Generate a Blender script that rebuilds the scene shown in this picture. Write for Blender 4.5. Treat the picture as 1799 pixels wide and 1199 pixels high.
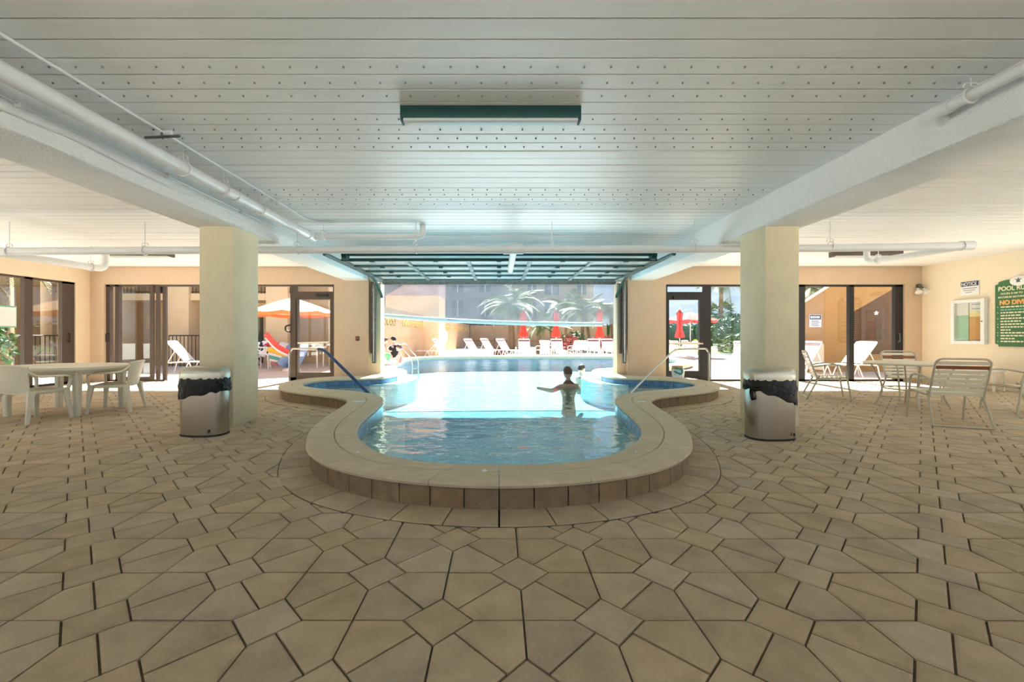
import bpy, bmesh, math, random
from math import sin, cos, pi, radians as R, atan2, sqrt
from mathutils import Vector, Matrix, geometry
random.seed(7)
for o in list(bpy.data.objects): bpy.data.objects.remove(o, do_unlink=True)
SC = bpy.context.scene
COL = SC.collection

# ------------------------------------------------------------------ camera, sky, sun, exposure
FPX, HX, HY, EYE = 750.0, 877.0, 590.0, 1.15
cam_d = bpy.data.cameras.new('camera'); cam = bpy.data.objects.new('camera', cam_d); COL.objects.link(cam)
cam.location = (0, 0, EYE); cam.rotation_euler = (R(90), 0, 0)
cam_d.sensor_width = 36; cam_d.lens = 36*FPX/1799
cam_d.shift_x = (899.5-HX)/1799; cam_d.shift_y = -(599.5-HY)/1799
cam_d.clip_start = .05; cam_d.clip_end = 400
SC.camera = cam

W = bpy.data.worlds.new('world'); SC.world = W; W.use_nodes = True
wn = W.node_tree; bg = wn.nodes['Background']
tcw = wn.nodes.new('ShaderNodeTexCoord'); sep = wn.nodes.new('ShaderNodeSeparateXYZ'); wn.links.new(tcw.outputs['Generated'], sep.inputs[0])
mrw = wn.nodes.new('ShaderNodeMapRange'); mrw.inputs[1].default_value = -1; mrw.inputs[2].default_value = 1; wn.links.new(sep.outputs['Z'], mrw.inputs[0])
sky = wn.nodes.new('ShaderNodeValToRGB'); wn.links.new(mrw.outputs[0], sky.inputs[0])
el = sky.color_ramp.elements; el[0].position = .0; el[0].color = (.42, .38, .33, 1); el[1].position = 1; el[1].color = (.34, .52, .82, 1)
for p_, c_ in ((.495, (.42, .38, .33, 1)), (.505, (.66, .80, 1.0, 1)), (.60, (.52, .70, .97, 1))):
    q_ = el.new(p_); q_.color = c_
wn.links.new(sky.outputs[0], bg.inputs[0]); bg.inputs[1].default_value = 0.42

sun_d = bpy.data.lights.new('sun', 'SUN'); sun_o = bpy.data.objects.new('sun', sun_d); COL.objects.link(sun_o)
sun_d.energy = 10.5; sun_d.angle = R(.6); sun_d.color = (1, .975, .93)
sun_o.rotation_euler = Vector((-.08, -1, -1.2)).to_track_quat('-Z', 'Y').to_euler()
sun_o.location = (2, 30, 25)

vs = SC.view_settings
vs.view_transform = 'Standard'; vs.look = 'None'; vs.gamma = 1; vs.use_curve_mapping = False
vs.exposure = 1.6

# ------------------------------------------------------------------ helpers
def tag(o, label=None, cat=None, group=None, kind=None):
    if label: o['label'] = label
    if cat: o['category'] = cat
    if group: o['group'] = group
    if kind: o['kind'] = kind
    return o
def empty(name, loc=(0, 0, 0), rz=0, label=None, cat=None, group=None, kind=None):
    o = bpy.data.objects.new(name, None); COL.objects.link(o)
    o.location = loc; o.rotation_euler = (0, 0, rz); o.empty_display_size = .1
    return tag(o, label, cat, group, kind)
def copy_tree(o, parent=None):
    c = o.copy(); COL.objects.link(c); c.parent = parent
    for ch in o.children: copy_tree(ch, c)
    return c

class MB:
    def __init__(s): s.v = []; s.f = []
    def add(s, vs, fs):
        b = len(s.v); s.v += [tuple(p) for p in vs]; s.f += [tuple(b+i for i in f) for f in fs]; return s
    def box(s, a, b):
        x0, y0, z0 = a; x1, y1, z1 = b
        return s.add([(x0,y0,z0),(x1,y0,z0),(x1,y1,z0),(x0,y1,z0),(x0,y0,z1),(x1,y0,z1),(x1,y1,z1),(x0,y1,z1)],
                     [(0,3,2,1),(4,5,6,7),(0,1,5,4),(1,2,6,5),(2,3,7,6),(3,0,4,7)])
    def cbox(s, a, b, c=.01):                               # box with chamfered edges
        bm = bmesh.new(); bmesh.ops.create_cube(bm, size=1)
        for v in bm.verts: v.co = Vector([a[i]+(v.co[i]+.5)*(b[i]-a[i]) for i in range(3)])
        bmesh.ops.bevel(bm, geom=list(bm.edges), offset=c, segments=2, affect='EDGES', profile=.6)
        return s.bm(bm)
    def bm(s, bm, M=None):
        bm.verts.index_update()
        s.add([(M @ v.co) if M else v.co for v in bm.verts], [[v.index for v in f.verts] for f in bm.faces]); bm.free(); return s
    def sphere(s, c, r, u=12, v=8, sc=(1, 1, 1)):
        bm = bmesh.new(); bmesh.ops.create_uvsphere(bm, u_segments=u, v_segments=v, radius=r)
        for q in bm.verts: q.co = Vector([c[i]+q.co[i]*sc[i] for i in range(3)])
        return s.bm(bm)
    def tube(s, pts, r, n=8, closed=False, cap=True, flat=None):
        P = [Vector(p) for p in pts]; m = len(P); rings = []; up = None
        for i in range(m):
            a = P[i-1] if (i > 0 or closed) else P[i]; b = P[(i+1) % m] if (i < m-1 or closed) else P[i]
            t = (b-a).normalized()
            if up is None:
                up = Vector((0, 0, 1)) if abs(t.z) < .9 else Vector((1, 0, 0))
            x = t.cross(up)
            if x.length < 1e-4: x = t.orthogonal()
            x.normalize(); y = x.cross(t).normalized(); up = y
            rr = r[i] if isinstance(r, (list, tuple)) else r
            fx, fy = flat if flat else (1, 1)
            rings.append([P[i]+x*(rr*fx*cos(2*pi*k/n))+y*(rr*fy*sin(2*pi*k/n)) for k in range(n)])
        vs_ = [p for q in rings for p in q]; fs = []
        for i in range(m if closed else m-1):
            j = (i+1) % m
            for k in range(n): fs.append((i*n+k, i*n+(k+1) % n, j*n+(k+1) % n, j*n+k))
        if cap and not closed: fs.append(tuple(range(n))[::-1]); fs.append(tuple((m-1)*n+k for k in range(n)))
        return s.add(vs_, fs)
    def loft(s, rings, cap=True):
        n = len(rings[0]); fs = []
        for i in range(len(rings)-1):
            for k in range(n): fs.append((i*n+k, i*n+(k+1) % n, (i+1)*n+(k+1) % n, (i+1)*n+k))
        if cap: fs.append(tuple(range(n))[::-1]); fs.append(tuple((len(rings)-1)*n+k for k in range(n)))
        return s.add([p for q in rings for p in q], fs)
    def lathe(s, prof, n=20, c=(0, 0), cap=True, sx=1, sy=1):
        return s.loft([[(c[0]+r*sx*cos(2*pi*k/n), c[1]+r*sy*sin(2*pi*k/n), z) for k in range(n)] for r, z in prof], cap)
    def prism(s, poly, z0, z1):
        n = len(poly); vs_ = [(x, y, z0) for x, y in poly]+[(x, y, z1) for x, y in poly]
        return s.add(vs_, [tuple(range(n))[::-1], tuple(range(n, 2*n))]+[(i, (i+1) % n, n+(i+1) % n, n+i) for i in range(n)])
    def sheet(s, fn, nu, nv, th):                           # thick sheet from fn(u,v)->point
        g = [[Vector(fn(i/nu, j/nv)) for j in range(nv+1)] for i in range(nu+1)]
        N = []
        for i in range(nu+1):
            for j in range(nv+1):
                du = g[min(i+1, nu)][j]-g[max(i-1, 0)][j]; dv = g[i][min(j+1, nv)]-g[i][max(j-1, 0)]
                N.append(du.cross(dv).normalized()*th*.5)
        F = [p for q in g for p in q]; m = nv+1; K = len(F)
        vs_ = [p+n for p, n in zip(F, N)]+[p-n for p, n in zip(F, N)]; fs = []
        for i in range(nu):
            for j in range(nv):
                a, b, c, d = i*m+j, (i+1)*m+j, (i+1)*m+j+1, i*m+j+1
                fs += [(a, b, c, d), (K+d, K+c, K+b, K+a)]
        rim = [i*m for i in range(nu+1)]+[nu*m+j for j in range(1, nv+1)]+[i*m+nv for i in range(nu-1, -1, -1)]+[j for j in range(nv-1, 0, -1)]
        for a, b in zip(rim, rim[1:]+rim[:1]): fs.append((b, a, K+a, K+b))
        return s.add(vs_, fs)
    def mesh(s, name, m, smooth=True, ang=35):
        me = bpy.data.meshes.new(name); me.from_pydata(s.v, [], s.f)
        if m: me.materials.append(m)
        if smooth:
            for p in me.polygons: p.use_smooth = True
            me.set_sharp_from_angle(angle=R(ang))
        me.update(); return me
    def build(s, name, m, parent=None, smooth=True, ang=35, loc=None, rot=None):
        o = bpy.data.objects.new(name, s.mesh(name, m, smooth, ang)); COL.objects.link(o); o.parent = parent
        if loc: o.location = loc
        if rot: o.rotation_euler = rot
        return o
def fix_normals(o):
    bm = bmesh.new(); bm.from_mesh(o.data); bmesh.ops.recalc_face_normals(bm, faces=bm.faces); bm.to_mesh(o.data); bm.free(); return o
def inst(name, me, parent=None, loc=(0, 0, 0), rot=(0, 0, 0), sc=None):
    o = bpy.data.objects.new(name, me); COL.objects.link(o); o.parent = parent; o.location = loc; o.rotation_euler = rot
    if sc: o.scale = sc
    return o
def arc(pts, n=6):                                          # Catmull-Rom through points (open)
    P = [Vector(p) for p in pts]; out = []
    for i in range(len(P)-1):
        a, b, c, d = P[max(i-1, 0)], P[i], P[i+1], P[min(i+2, len(P)-1)]
        for k in range(n):
            t = k/n
            out.append(.5*((2*b)+(c-a)*t+(2*a-5*b+4*c-d)*t*t+(3*b-a-3*c+d)*t**3))
    out.append(P[-1]); return out
def fillet(pts, r=.06, n=5):                                # polyline with rounded corners
    P = [Vector(p) for p in pts]; out = [P[0]]
    for i in range(1, len(P)-1):
        a = (P[i-1]-P[i]); b = (P[i+1]-P[i]); q = min(r, a.length*.45, b.length*.45)
        s0 = P[i]+a.normalized()*q; s1 = P[i]+b.normalized()*q
        for k in range(n+1):
            t = k/n; out.append(s0*(1-t)**2+P[i]*2*t*(1-t)+s1*t*t)
    out.append(P[-1]); return out

# ------------------------------------------------------------------ materials
MATS = {}
def mat(name, c, rough=.6, metal=0, var=0, vscale=4, bump=0, bscale=40, spec=.5, isl=0, coat=0, alpha_mix=None, emit=None, stretch=None, c2=None):
    m = bpy.data.materials.new(name); m.use_nodes = True; nt = m.node_tree; N = nt.nodes; L = nt.links
    b = N['Principled BSDF']; b.inputs['Roughness'].default_value = rough; b.inputs['Metallic'].default_value = metal
    b.inputs['Specular IOR Level'].default_value = spec; b.inputs['Coat Weight'].default_value = coat
    b.inputs['Base Color'].default_value = (*c, 1)
    src = None
    tc = N.new('ShaderNodeTexCoord'); geo = N.new('ShaderNodeNewGeometry')
    vec = geo.outputs['Position']
    if stretch:
        mp = N.new('ShaderNodeMapping'); mp.inputs['Scale'].default_value = stretch; L.new(vec, mp.inputs[0]); vec = mp.outputs[0]
    if var:
        nz = N.new('ShaderNodeTexNoise'); nz.inputs['Scale'].default_value = vscale; nz.inputs['Detail'].default_value = 5
        nz.inputs['Roughness'].default_value = .62
        L.new(vec, nz.inputs['Vector'])
        rp = N.new('ShaderNodeValToRGB'); k = c2 if c2 else tuple(x*(1-var) for x in c)
        rp.color_ramp.elements[0].position = .3; rp.color_ramp.elements[1].position = .7
        rp.color_ramp.elements[0].color = (*k, 1); rp.color_ramp.elements[1].color = (*[min(1, x*(1+var*.6)) for x in c], 1)
        L.new(nz.outputs['Fac'], rp.inputs[0]); src = rp.outputs[0]
    if isl:
        oi = N.new('ShaderNodeObjectInfo')
        ad = N.new('ShaderNodeMath'); ad.operation = 'ADD'; L.new(oi.outputs['Random'], ad.inputs[0]); L.new(geo.outputs['Random Per Island'], ad.inputs[1])
        fr = N.new('ShaderNodeMath'); fr.operation = 'FRACT'; L.new(ad.outputs[0], fr.inputs[0])
        mr = N.new('ShaderNodeMapRange'); mr.inputs[3].default_value = 1-isl; mr.inputs[4].default_value = 1+isl; L.new(fr.outputs[0], mr.inputs[0])
        hv = N.new('ShaderNodeHueSaturation'); L.new(mr.outputs[0], hv.inputs['Value'])
        m2 = N.new('ShaderNodeMath'); m2.operation = 'MULTIPLY'; m2.inputs[1].default_value = 7.31; L.new(fr.outputs[0], m2.inputs[0])
        f2 = N.new('ShaderNodeMath'); f2.operation = 'FRACT'; L.new(m2.outputs[0], f2.inputs[0])
        mr2 = N.new('ShaderNodeMapRange'); mr2.inputs[3].default_value = 1-isl; mr2.inputs[4].default_value = 1+isl; L.new(f2.outputs[0], mr2.inputs[0])
        L.new(mr2.outputs[0], hv.inputs['Saturation'])
        if src: L.new(src, hv.inputs['Color'])
        else: hv.inputs['Color'].default_value = (*c, 1)
        src = hv.outputs[0]
    if src: L.new(src, b.inputs['Base Color'])
    if bump:
        nb = N.new('ShaderNodeTexNoise'); nb.inputs['Scale'].default_value = bscale; nb.inputs['Detail'].default_value = 4
        L.new(vec, nb.inputs['Vector'])
        bp = N.new('ShaderNodeBump'); bp.inputs['Strength'].default_value = bump; bp.inputs['Distance'].default_value = .02
        L.new(nb.outputs['Fac'], bp.inputs['Height']); L.new(bp.outputs[0], b.inputs['Normal'])
    if emit:
        b.inputs['Emission Color'].default_value = (*c, 1); b.inputs['Emission Strength'].default_value = emit
    if alpha_mix is not None:
        tr = N.new('ShaderNodeBsdfTransparent'); mx = N.new('ShaderNodeMixShader'); mx.inputs[0].default_value = alpha_mix
        L.new(tr.outputs[0], mx.inputs[1]); L.new(b.outputs[0], mx.inputs[2]); L.new(mx.outputs[0], N['Material Output'].inputs[0])
    MATS[name] = m; return m
def glass_mat(name, tint=(.95, .97, .96), refl=.07):
    m = bpy.data.materials.new(name); m.use_nodes = True; nt = m.node_tree; N = nt.nodes; L = nt.links
    N.remove(N['Principled BSDF'])
    tr = N.new('ShaderNodeBsdfTransparent'); tr.inputs[0].default_value = (*tint, 1)
    gl = N.new('ShaderNodeBsdfGlossy'); gl.inputs['Roughness'].default_value = .01
    mx = N.new('ShaderNodeMixShader'); mx.inputs[0].default_value = refl
    L.new(tr.outputs[0], mx.inputs[1]); L.new(gl.outputs[0], mx.inputs[2]); L.new(mx.outputs[0], N['Material Output'].inputs[0])
    return m
def water_mat():
    m = bpy.data.materials.new('pool_water'); m.use_nodes = True; nt = m.node_tree; N = nt.nodes; L = nt.links
    N.remove(N['Principled BSDF'])
    geo = N.new('ShaderNodeNewGeometry'); mp = N.new('ShaderNodeMapping'); mp.inputs['Scale'].default_value = (1, 1.25, 1); L.new(geo.outputs['Position'], mp.inputs[0])
    n1 = N.new('ShaderNodeTexNoise'); n1.inputs['Scale'].default_value = 1.7; n1.inputs['Detail'].default_value = 2.5; n1.inputs['Distortion'].default_value = .6; L.new(mp.outputs[0], n1.inputs[0])
    n2 = N.new('ShaderNodeTexNoise'); n2.inputs['Scale'].default_value = 6; n2.inputs['Detail'].default_value = 2; L.new(mp.outputs[0], n2.inputs[0])
    ad = N.new('ShaderNodeMath'); ad.operation = 'MULTIPLY_ADD'; ad.inputs[1].default_value = .22; L.new(n2.outputs[0], ad.inputs[0]); L.new(n1.outputs[0], ad.inputs[2])
    bp = N.new('ShaderNodeBump'); bp.inputs['Strength'].default_value = .55; bp.inputs['Distance'].default_value = .05; L.new(ad.outputs[0], bp.inputs['Height'])
    fr = N.new('ShaderNodeFresnel'); fr.inputs[0].default_value = 1.33; L.new(bp.outputs[0], fr.inputs['Normal'])
    tr = N.new('ShaderNodeBsdfTransparent'); tr.inputs[0].default_value = (.68, .95, 1.0, 1)
    gl = N.new('ShaderNodeBsdfGlossy'); gl.inputs['Roughness'].default_value = .03; L.new(bp.outputs[0], gl.inputs['Normal'])
    mx = N.new('ShaderNodeMixShader'); fm = N.new('ShaderNodeMath'); fm.operation = 'MULTIPLY'; fm.inputs[1].default_value = .42; L.new(fr.outputs[0], fm.inputs[0]); L.new(fm.outputs[0], mx.inputs[0]); L.new(tr.outputs[0], mx.inputs[1]); L.new(gl.outputs[0], mx.inputs[2])
    L.new(mx.outputs[0], N['Material Output'].inputs[0]); return m

paver_m = mat('paver', (.52, .41, .275), .8, var=.20, vscale=5, bump=.25, bscale=60, isl=.10)
sand_m = mat('joint_sand', (.17, .13, .085), .95, var=.3, vscale=8)
coping_m = mat('coping_stone', (.64, .54, .37), .7, var=.12, vscale=6, bump=.12, bscale=60, isl=.035, stretch=(1, 3, 1))
brick_m = mat('curb_brick', (.31, .21, .12), .85, var=.28, vscale=9, bump=.35, bscale=45, isl=.07)
tile_m = mat('waterline_tile', (.13, .22, .36), .18, var=.3, vscale=9, isl=.12)
plaster_m = mat('pool_plaster', (.13, .38, .45), .7, var=.08, vscale=1.5)
ledge_m = mat('pool_ledge', (.80, .84, .82), .7, var=.06, vscale=3)
water_m = water_mat()
white_m = mat('white_board', (.87, .87, .86), .42, var=.05, vscale=2.5, bump=.06, bscale=30, isl=.02, stretch=(.5, 5, 5))
beam_m = mat('white_stucco', (.87, .87, .86), .75, bump=.9, bscale=45)
pipe_m = mat('white_pipe', (.78, .78, .78), .4, var=.05, vscale=6)
gapshade_m = mat('gap_shade', (.05, .055, .055), .9)
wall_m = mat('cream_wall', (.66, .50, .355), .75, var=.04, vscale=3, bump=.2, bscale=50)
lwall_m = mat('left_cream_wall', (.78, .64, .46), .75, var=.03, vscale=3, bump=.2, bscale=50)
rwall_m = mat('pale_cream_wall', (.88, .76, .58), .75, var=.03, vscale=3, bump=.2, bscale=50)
col_m = mat('column_cream', (.78, .69, .48), .75, var=.07, vscale=2.5, bump=.35, bscale=35)
bronze_m = mat('bronze_frame', (.085, .06, .045), .45, metal=.3, var=.15, vscale=6)
black_m = mat('black_frame', (.018, .016, .016), .45, metal=.2)
glass_m = glass_mat('window_glass')
vinyl_m = mat('clear_vinyl', (.50, .52, .57), .25, alpha_mix=.36, var=.25, vscale=2.2, stretch=(1, 1, 1.8))
teal_m = mat('dark_teal_metal', (.02, .075, .07), .4, metal=.4)
track_m = mat('grey_track', (.16, .18, .17), .4, metal=.7, var=.4, vscale=20)
steel_m = mat('brushed_steel', (.50, .46, .40), .24, metal=.95, var=.10, vscale=8, stretch=(30, 30, .5))
lidsteel_m = mat('lid_steel', (.55, .53, .44), .30, metal=.85, var=.08, vscale=6)
bag_m = mat('black_bag', (.006, .006, .006), .33, bump=.8, bscale=22, spec=.3)
rubber_m = mat('black_rubber', (.02, .02, .02), .6)
plastic_m = mat('ivory_plastic', (.78, .73, .59), .45, var=.04, vscale=6)
tabletop_m = mat('ivory_table', (.80, .75, .62), .4, var=.04, vscale=6)
frame_m = mat('champagne_tube', (.56, .50, .37), .4, metal=.15)
strap_m = mat('cream_strap', (.80, .74, .60), .5)
brown_m = mat('brown_strap', (.26, .09, .045), .5)
wframe_m = mat('white_tube', (.85, .82, .78), .4)
wstrap_m = mat('white_strap', (.88, .86, .83), .5)
maroon_m = mat('maroon_strap', (.25, .07, .07), .5)
chrome_m = mat('rail_steel', (.55, .53, .50), .22, metal=.95)
blue_m = mat('blue_grip', (.02, .07, .19), .5, bump=.15, bscale=60)
deck_m = mat('deck', (.64, .53, .46), .85, var=.06, vscale=1.2)
bouncedeck_m = mat('bounce_deck', (.82, .77, .68), .85, var=.05, vscale=1.2)
stuccoA_m = mat('building_stucco', (.74, .55, .33), .8, var=.05, vscale=2, bump=.25, bscale=30)
stuccoB_m = mat('garden_wall', (.52, .33, .19), .8, var=.05, vscale=1.5, bump=.2, bscale=30)
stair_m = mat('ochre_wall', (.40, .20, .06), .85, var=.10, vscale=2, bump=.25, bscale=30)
recess_m = mat('recess_shade', (.12, .05, .025), .85, var=.25, vscale=6)  # shade under the stair put into a dark red-brown
lattice_m = mat('lattice_block', (.62, .42, .18), .85, var=.1)
rail_m = mat('dark_railing', (.05, .045, .04), .5)
roof_m = mat('rose_roof', (.45, .32, .33), .85, var=.25, vscale=6)
creamblk_m = mat('cream_block', (.46, .38, .29), .85, var=.06, vscale=1)
lilac_m = mat('lilac_wall', (.27, .23, .24), .85, var=.12, vscale=1.0)
red_m = mat('red_canvas', (.66, .055, .03), .8, var=.1, vscale=3)
orange_m = mat('orange_canvas', (.86, .22, .07), .8, var=.06, vscale=3)
trunk_m = mat('palm_trunk', (.22, .15, .09), .9, var=.35, vscale=14, bump=.6, bscale=16)
frond_m = mat('palm_frond', (.13, .20, .055), .55, var=.35, vscale=1.5, isl=.2)
leaf_m = mat('hedge_leaf', (.05, .13, .025), .55, var=.35, vscale=2, isl=.25)
lawn_m = mat('lawn', (.10, .22, .04), .9, var=.25, vscale=2)
yellow_m = mat('yellow_leaf', (.70, .55, .04), .6)
redleaf_m = mat('red_leaf', (.35, .07, .05), .6, var=.3)
skinA_m = mat('skin_tan', (.50, .29, .19), .55)
skinB_m = mat('skin_light', (.70, .42, .30), .55)
hair_m = mat('dark_hair', (.025, .017, .013), .5)
hairb_m = mat('brown_hair', (.11, .05, .03), .5)
blackcloth_m = mat('black_cloth', (.012, .012, .015), .8)
signw_m = mat('sign_white', (.82, .83, .83), .5)
navy_m = mat('sign_navy', (.012, .02, .07), .5)
green_m = mat('sign_green', (.045, .16, .055), .45)
signcream_m = mat('sign_cream', (.85, .80, .58), .5)
signor_m = mat('sign_orange', (.95, .42, .12), .5)
signteal_m = mat('sign_teal', (.20, .52, .38), .5)
paperg_m = mat('paper_green', (.38, .66, .50), .7)
papero_m = mat('paper_orange', (.72, .38, .15), .7)
papery_m = mat('paper_yellow', (.90, .78, .40), .7)
floatblue_m = mat('float_blue', (.24, .38, .70), .3, var=.1, vscale=4)

# ------------------------------------------------------------------ pool outline (metres): inner rim and outer nose pairs, left half
LP = [((0,3.17),(0,2.77)),((-.42,3.205),(-.62,2.86)),((-.80,3.36),(-1.17,3.11)),((-1.10,3.67),(-1.56,3.50)),((-1.34,4.08),(-1.80,3.98)),
 ((-1.49,4.55),(-1.96,4.47)),((-1.565,5.1),(-2.06,5.05)),((-1.61,5.65),(-2.12,5.62)),((-1.68,6.2),(-2.19,6.1)),((-1.82,6.66),(-2.32,6.42)),
 ((-2.07,7.02),(-2.55,6.66)),((-2.46,7.34),(-2.88,6.88)),((-2.87,7.56),(-3.30,7.12)),((-3.30,7.78),(-3.74,7.44)),((-3.68,8.1),(-4.09,7.9)),
 ((-3.88,8.5),(-4.34,8.5)),((-3.88,8.92),(-4.40,9.1)),((-3.67,9.25),(-4.24,9.62)),((-3.28,9.45),(-3.85,9.98)),((-2.9,9.58),(-3.36,10.12)),
 ((-2.62,9.85),(-3.08,10.3)),((-2.49,10.4),(-2.97,10.6)),((-2.45,11.05),(-2.93,11.15)),((-2.52,11.65),(-2.98,11.5)),((-2.75,12.15),(-3.1,11.85))]
LOUT = [((-3.1,12.7),(-3.42,12.4)),((-3.4,13.6),(-3.82,13.5)),((-3.58,15.4),(-4.02,15.4)),((-3.8,17.2),(-4.25,17.3)),((-3.66,18.5),(-3.98,18.85)),
 ((-2.95,19.35),(-3.1,19.8)),((-1.5,19.9),(-1.55,20.35)),((0,20.1),(0,20.55))]
ROUT = [((1.6,20.15),(1.6,20.6)),((3.4,20.1),(3.45,20.55)),((5.2,19.85),(5.4,20.28)),((6.6,19.1),(6.95,19.4)),((7.1,17.5),(7.55,17.5)),
 ((6.5,15.5),(6.9,15.3)),((5.1,13.8),(5.4,13.45)),((3.9,12.95),(4.1,12.5)),((3.2,12.55),(3.5,12.15))]
PAIRS = LP+LOUT+ROUT+[((-a[0], a[1]), (-b[0], b[1])) for a, b in LP[:0:-1]]
NP = len(PAIRS); SUB = 8
def closed_cr(P, n):
    out = []; P = [Vector((x, y)) for x, y in P]; m = len(P)
    for i in range(m):
        a, b, c, d = P[i-1], P[i], P[(i+1) % m], P[(i+2) % m]
        for k in range(n):
            t = k/n; out.append(.5*((2*b)+(c-a)*t+(2*a-5*b+4*c-d)*t*t+(3*b-a-3*c+d)*t**3))
    return out
INN = closed_cr([p[0] for p in PAIRS], SUB); OUTR = closed_cr([p[1] for p in PAIRS], SUB); ND = len(INN)
def offset(C, d):                                           # + d = away from the water
    out = []
    for i in range(ND):
        t = (C[(i+1) % ND]-C[i-1]).normalized(); n = Vector((-t.y, t.x))
        if n.dot(OUTR[i]-INN[i]) < 0: n = -n
        out.append(C[i]+n*d)
    return out
CURB = offset(OUTR, -.035); CURBI = offset(OUTR, -.12)
BORD = offset(OUTR, .21)
def inside(p, poly):
    x, y = p; c = False; j = len(poly)-1
    for i in range(len(poly)):
        xi, yi = poly[i]; xj, yj = poly[j]
        if (yi > y) != (yj > y) and x < (xj-xi)*(y-yi)/(yj-yi)+xi: c = not c
        j = i
    return c
WALLY = 10.7
HOLE = [INN[i]*.75+OUTR[i]*.25 for i in range(ND)]
near = [i for i in range(ND) if HOLE[i].y < WALLY]; far = [i for i in range(ND) if HOLE[i].y >= WALLY]
first_far = min(far); last_far = max(far)
def cross(i, j):
    a, b = HOLE[i], HOLE[j]; t = (WALLY-a.y)/(b.y-a.y); return a+(b-a)*t
XL = cross(first_far-1, first_far); XR = cross((last_far+1) % ND, last_far)
near_path = [XR]+[HOLE[i] for i in range(last_far+1, ND)]+[HOLE[i] for i in range(0, first_far)]+[XL]
far_path = [XL]+[HOLE[i] for i in far]+[XR]

# ------------------------------------------------------------------ floor and deck
XWL, XWR, YB = -10.26, 10.6, -6.0
floor_poly = [(XWL-.2, WALLY), (XWL-.2, YB), (XWR+.2, YB), (XWR+.2, WALLY)]+[tuple(p) for p in near_path]
m = MB(); m.prism(floor_poly, -.12, -.014); floor = m.build('floor', sand_m, smooth=False); tag(floor, kind='structure')
deck_poly = [(-70, WALLY)]+[tuple(p) for p in far_path]+[(70, WALLY), (70, 90), (-70, 90)]
m = MB(); m.prism(deck_poly[::-1], -.12, 0); deck = m.build('deck_ground', deck_m, smooth=False)
tag(deck, 'pale sunlit pool deck outside the building', 'deck', kind='structure')
m = MB(); m.box((-70, -40, -.13), (XWL-.2, WALLY, 0)); m.box((XWR+.2, -40, -.13), (70, WALLY, 0)); m.box((XWL-.2, -40, -.13), (XWR+.2, YB, 0))
tag(m.build('deck_side', bouncedeck_m, smooth=False), 'deck beside and behind the pool room, made pale to bounce light in', 'deck', kind='structure')  # colour kept pale so this deck bounces light into the room

def paver_mesh(name, poly, inset=.0042, bev=.010, h=.014):
    n = len(poly); P = [Vector(p) for p in poly]
    A = sum(P[i].x*P[(i+1) % n].y-P[(i+1) % n].x*P[i].y for i in range(n))
    if A < 0: P = P[::-1]
    def ins(d):
        out = []
        for i in range(n):
            a = (P[i]-P[i-1]).normalized(); b = (P[(i+1) % n]-P[i]).normalized()
            na = Vector((-a.y, a.x)); nb = Vector((-b.y, b.x)); k = (na+nb)
            out.append(P[i]+k*(d/max(.35, 1+na.dot(nb))))
        return out
    o1, o2 = ins(inset), ins(inset+bev)
    rings = [[(p.x, p.y, -h) for p in o1], [(p.x, p.y, -.005) for p in o1], [(p.x, p.y, 0) for p in o2]]
    q = MB(); q.loft(rings, cap=False); q.f.append(tuple(2*n+i for i in range(n))); return q
DX, DY, X0, Y0, RR = .3464, .3485, -.2475, 1.730, .41
protos = [[(RR*DX, 0), (0, RR*DY), (-RR*DX, 0), (0, -RR*DY)]]
for sx, sy in ((1, 1), (-1, 1), (-1, -1), (1, -1)):
    protos.append([(sx*DX*a, sy*DY*b) for a, b in ((0, 0), (1-RR, 0), (1-RR/2, RR/2), (RR/2, 1-RR/2), (0, 1-RR))])
pm = [paver_mesh('paver', p) for p in protos]
pmesh = [q.mesh('paver', paver_m, smooth=False) for q in pm]
cands = []
for i in range(-30, 33):
    for j in range(-22, 27):
        cx, cy = X0+DX*i, Y0+DY*j
        if not (XWL-.1 < cx < XWR+.1 and YB+.3 < cy < WALLY-.1): continue
        for k in ([0] if (i+j) % 2 == 0 else [1, 2, 3, 4]):
            pts = [(cx+x, cy+y) for x, y in protos[k]]
            if any(p[1] > WALLY+.02 or p[0] < XWL-.2 or p[0] > XWR+.2 for p in pts): continue
            if any(inside(p, HOLE) for p in pts): continue
            mx = sum(p[0] for p in pts)/len(pts); my = sum(p[1] for p in pts)/len(pts)
            sc = -1
            if my > .9:
                u = HX+mx*FPX/my; v = HY+EYE*FPX/my
                if -40 < u < 1840 and v < 1230 and not inside((mx, my), OUTR): sc = 1/my**3
            cands.append((sc, cx, cy, k))
cands.sort(key=lambda t: -t[0])
rest = MB()
for n, (sc, cx, cy, k) in enumerate(cands):
    z = random.uniform(-.0015, .0015); rx, ry = random.uniform(-.003, .003), random.uniform(-.003, .003)
    if n < 215 and sc > 0:
        inst('paver', pmesh[k], floor, (cx, cy, z), (rx, ry, 0))
    else:
        rest.add([(cx+x, cy+y, zz+z+(y*rx-x*ry)*(zz == 0)) for x, y, zz in pm[k].v], pm[k].f)
tag(rest.build('pavers', paver_m, floor, smooth=False), kind='stuff')

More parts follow.
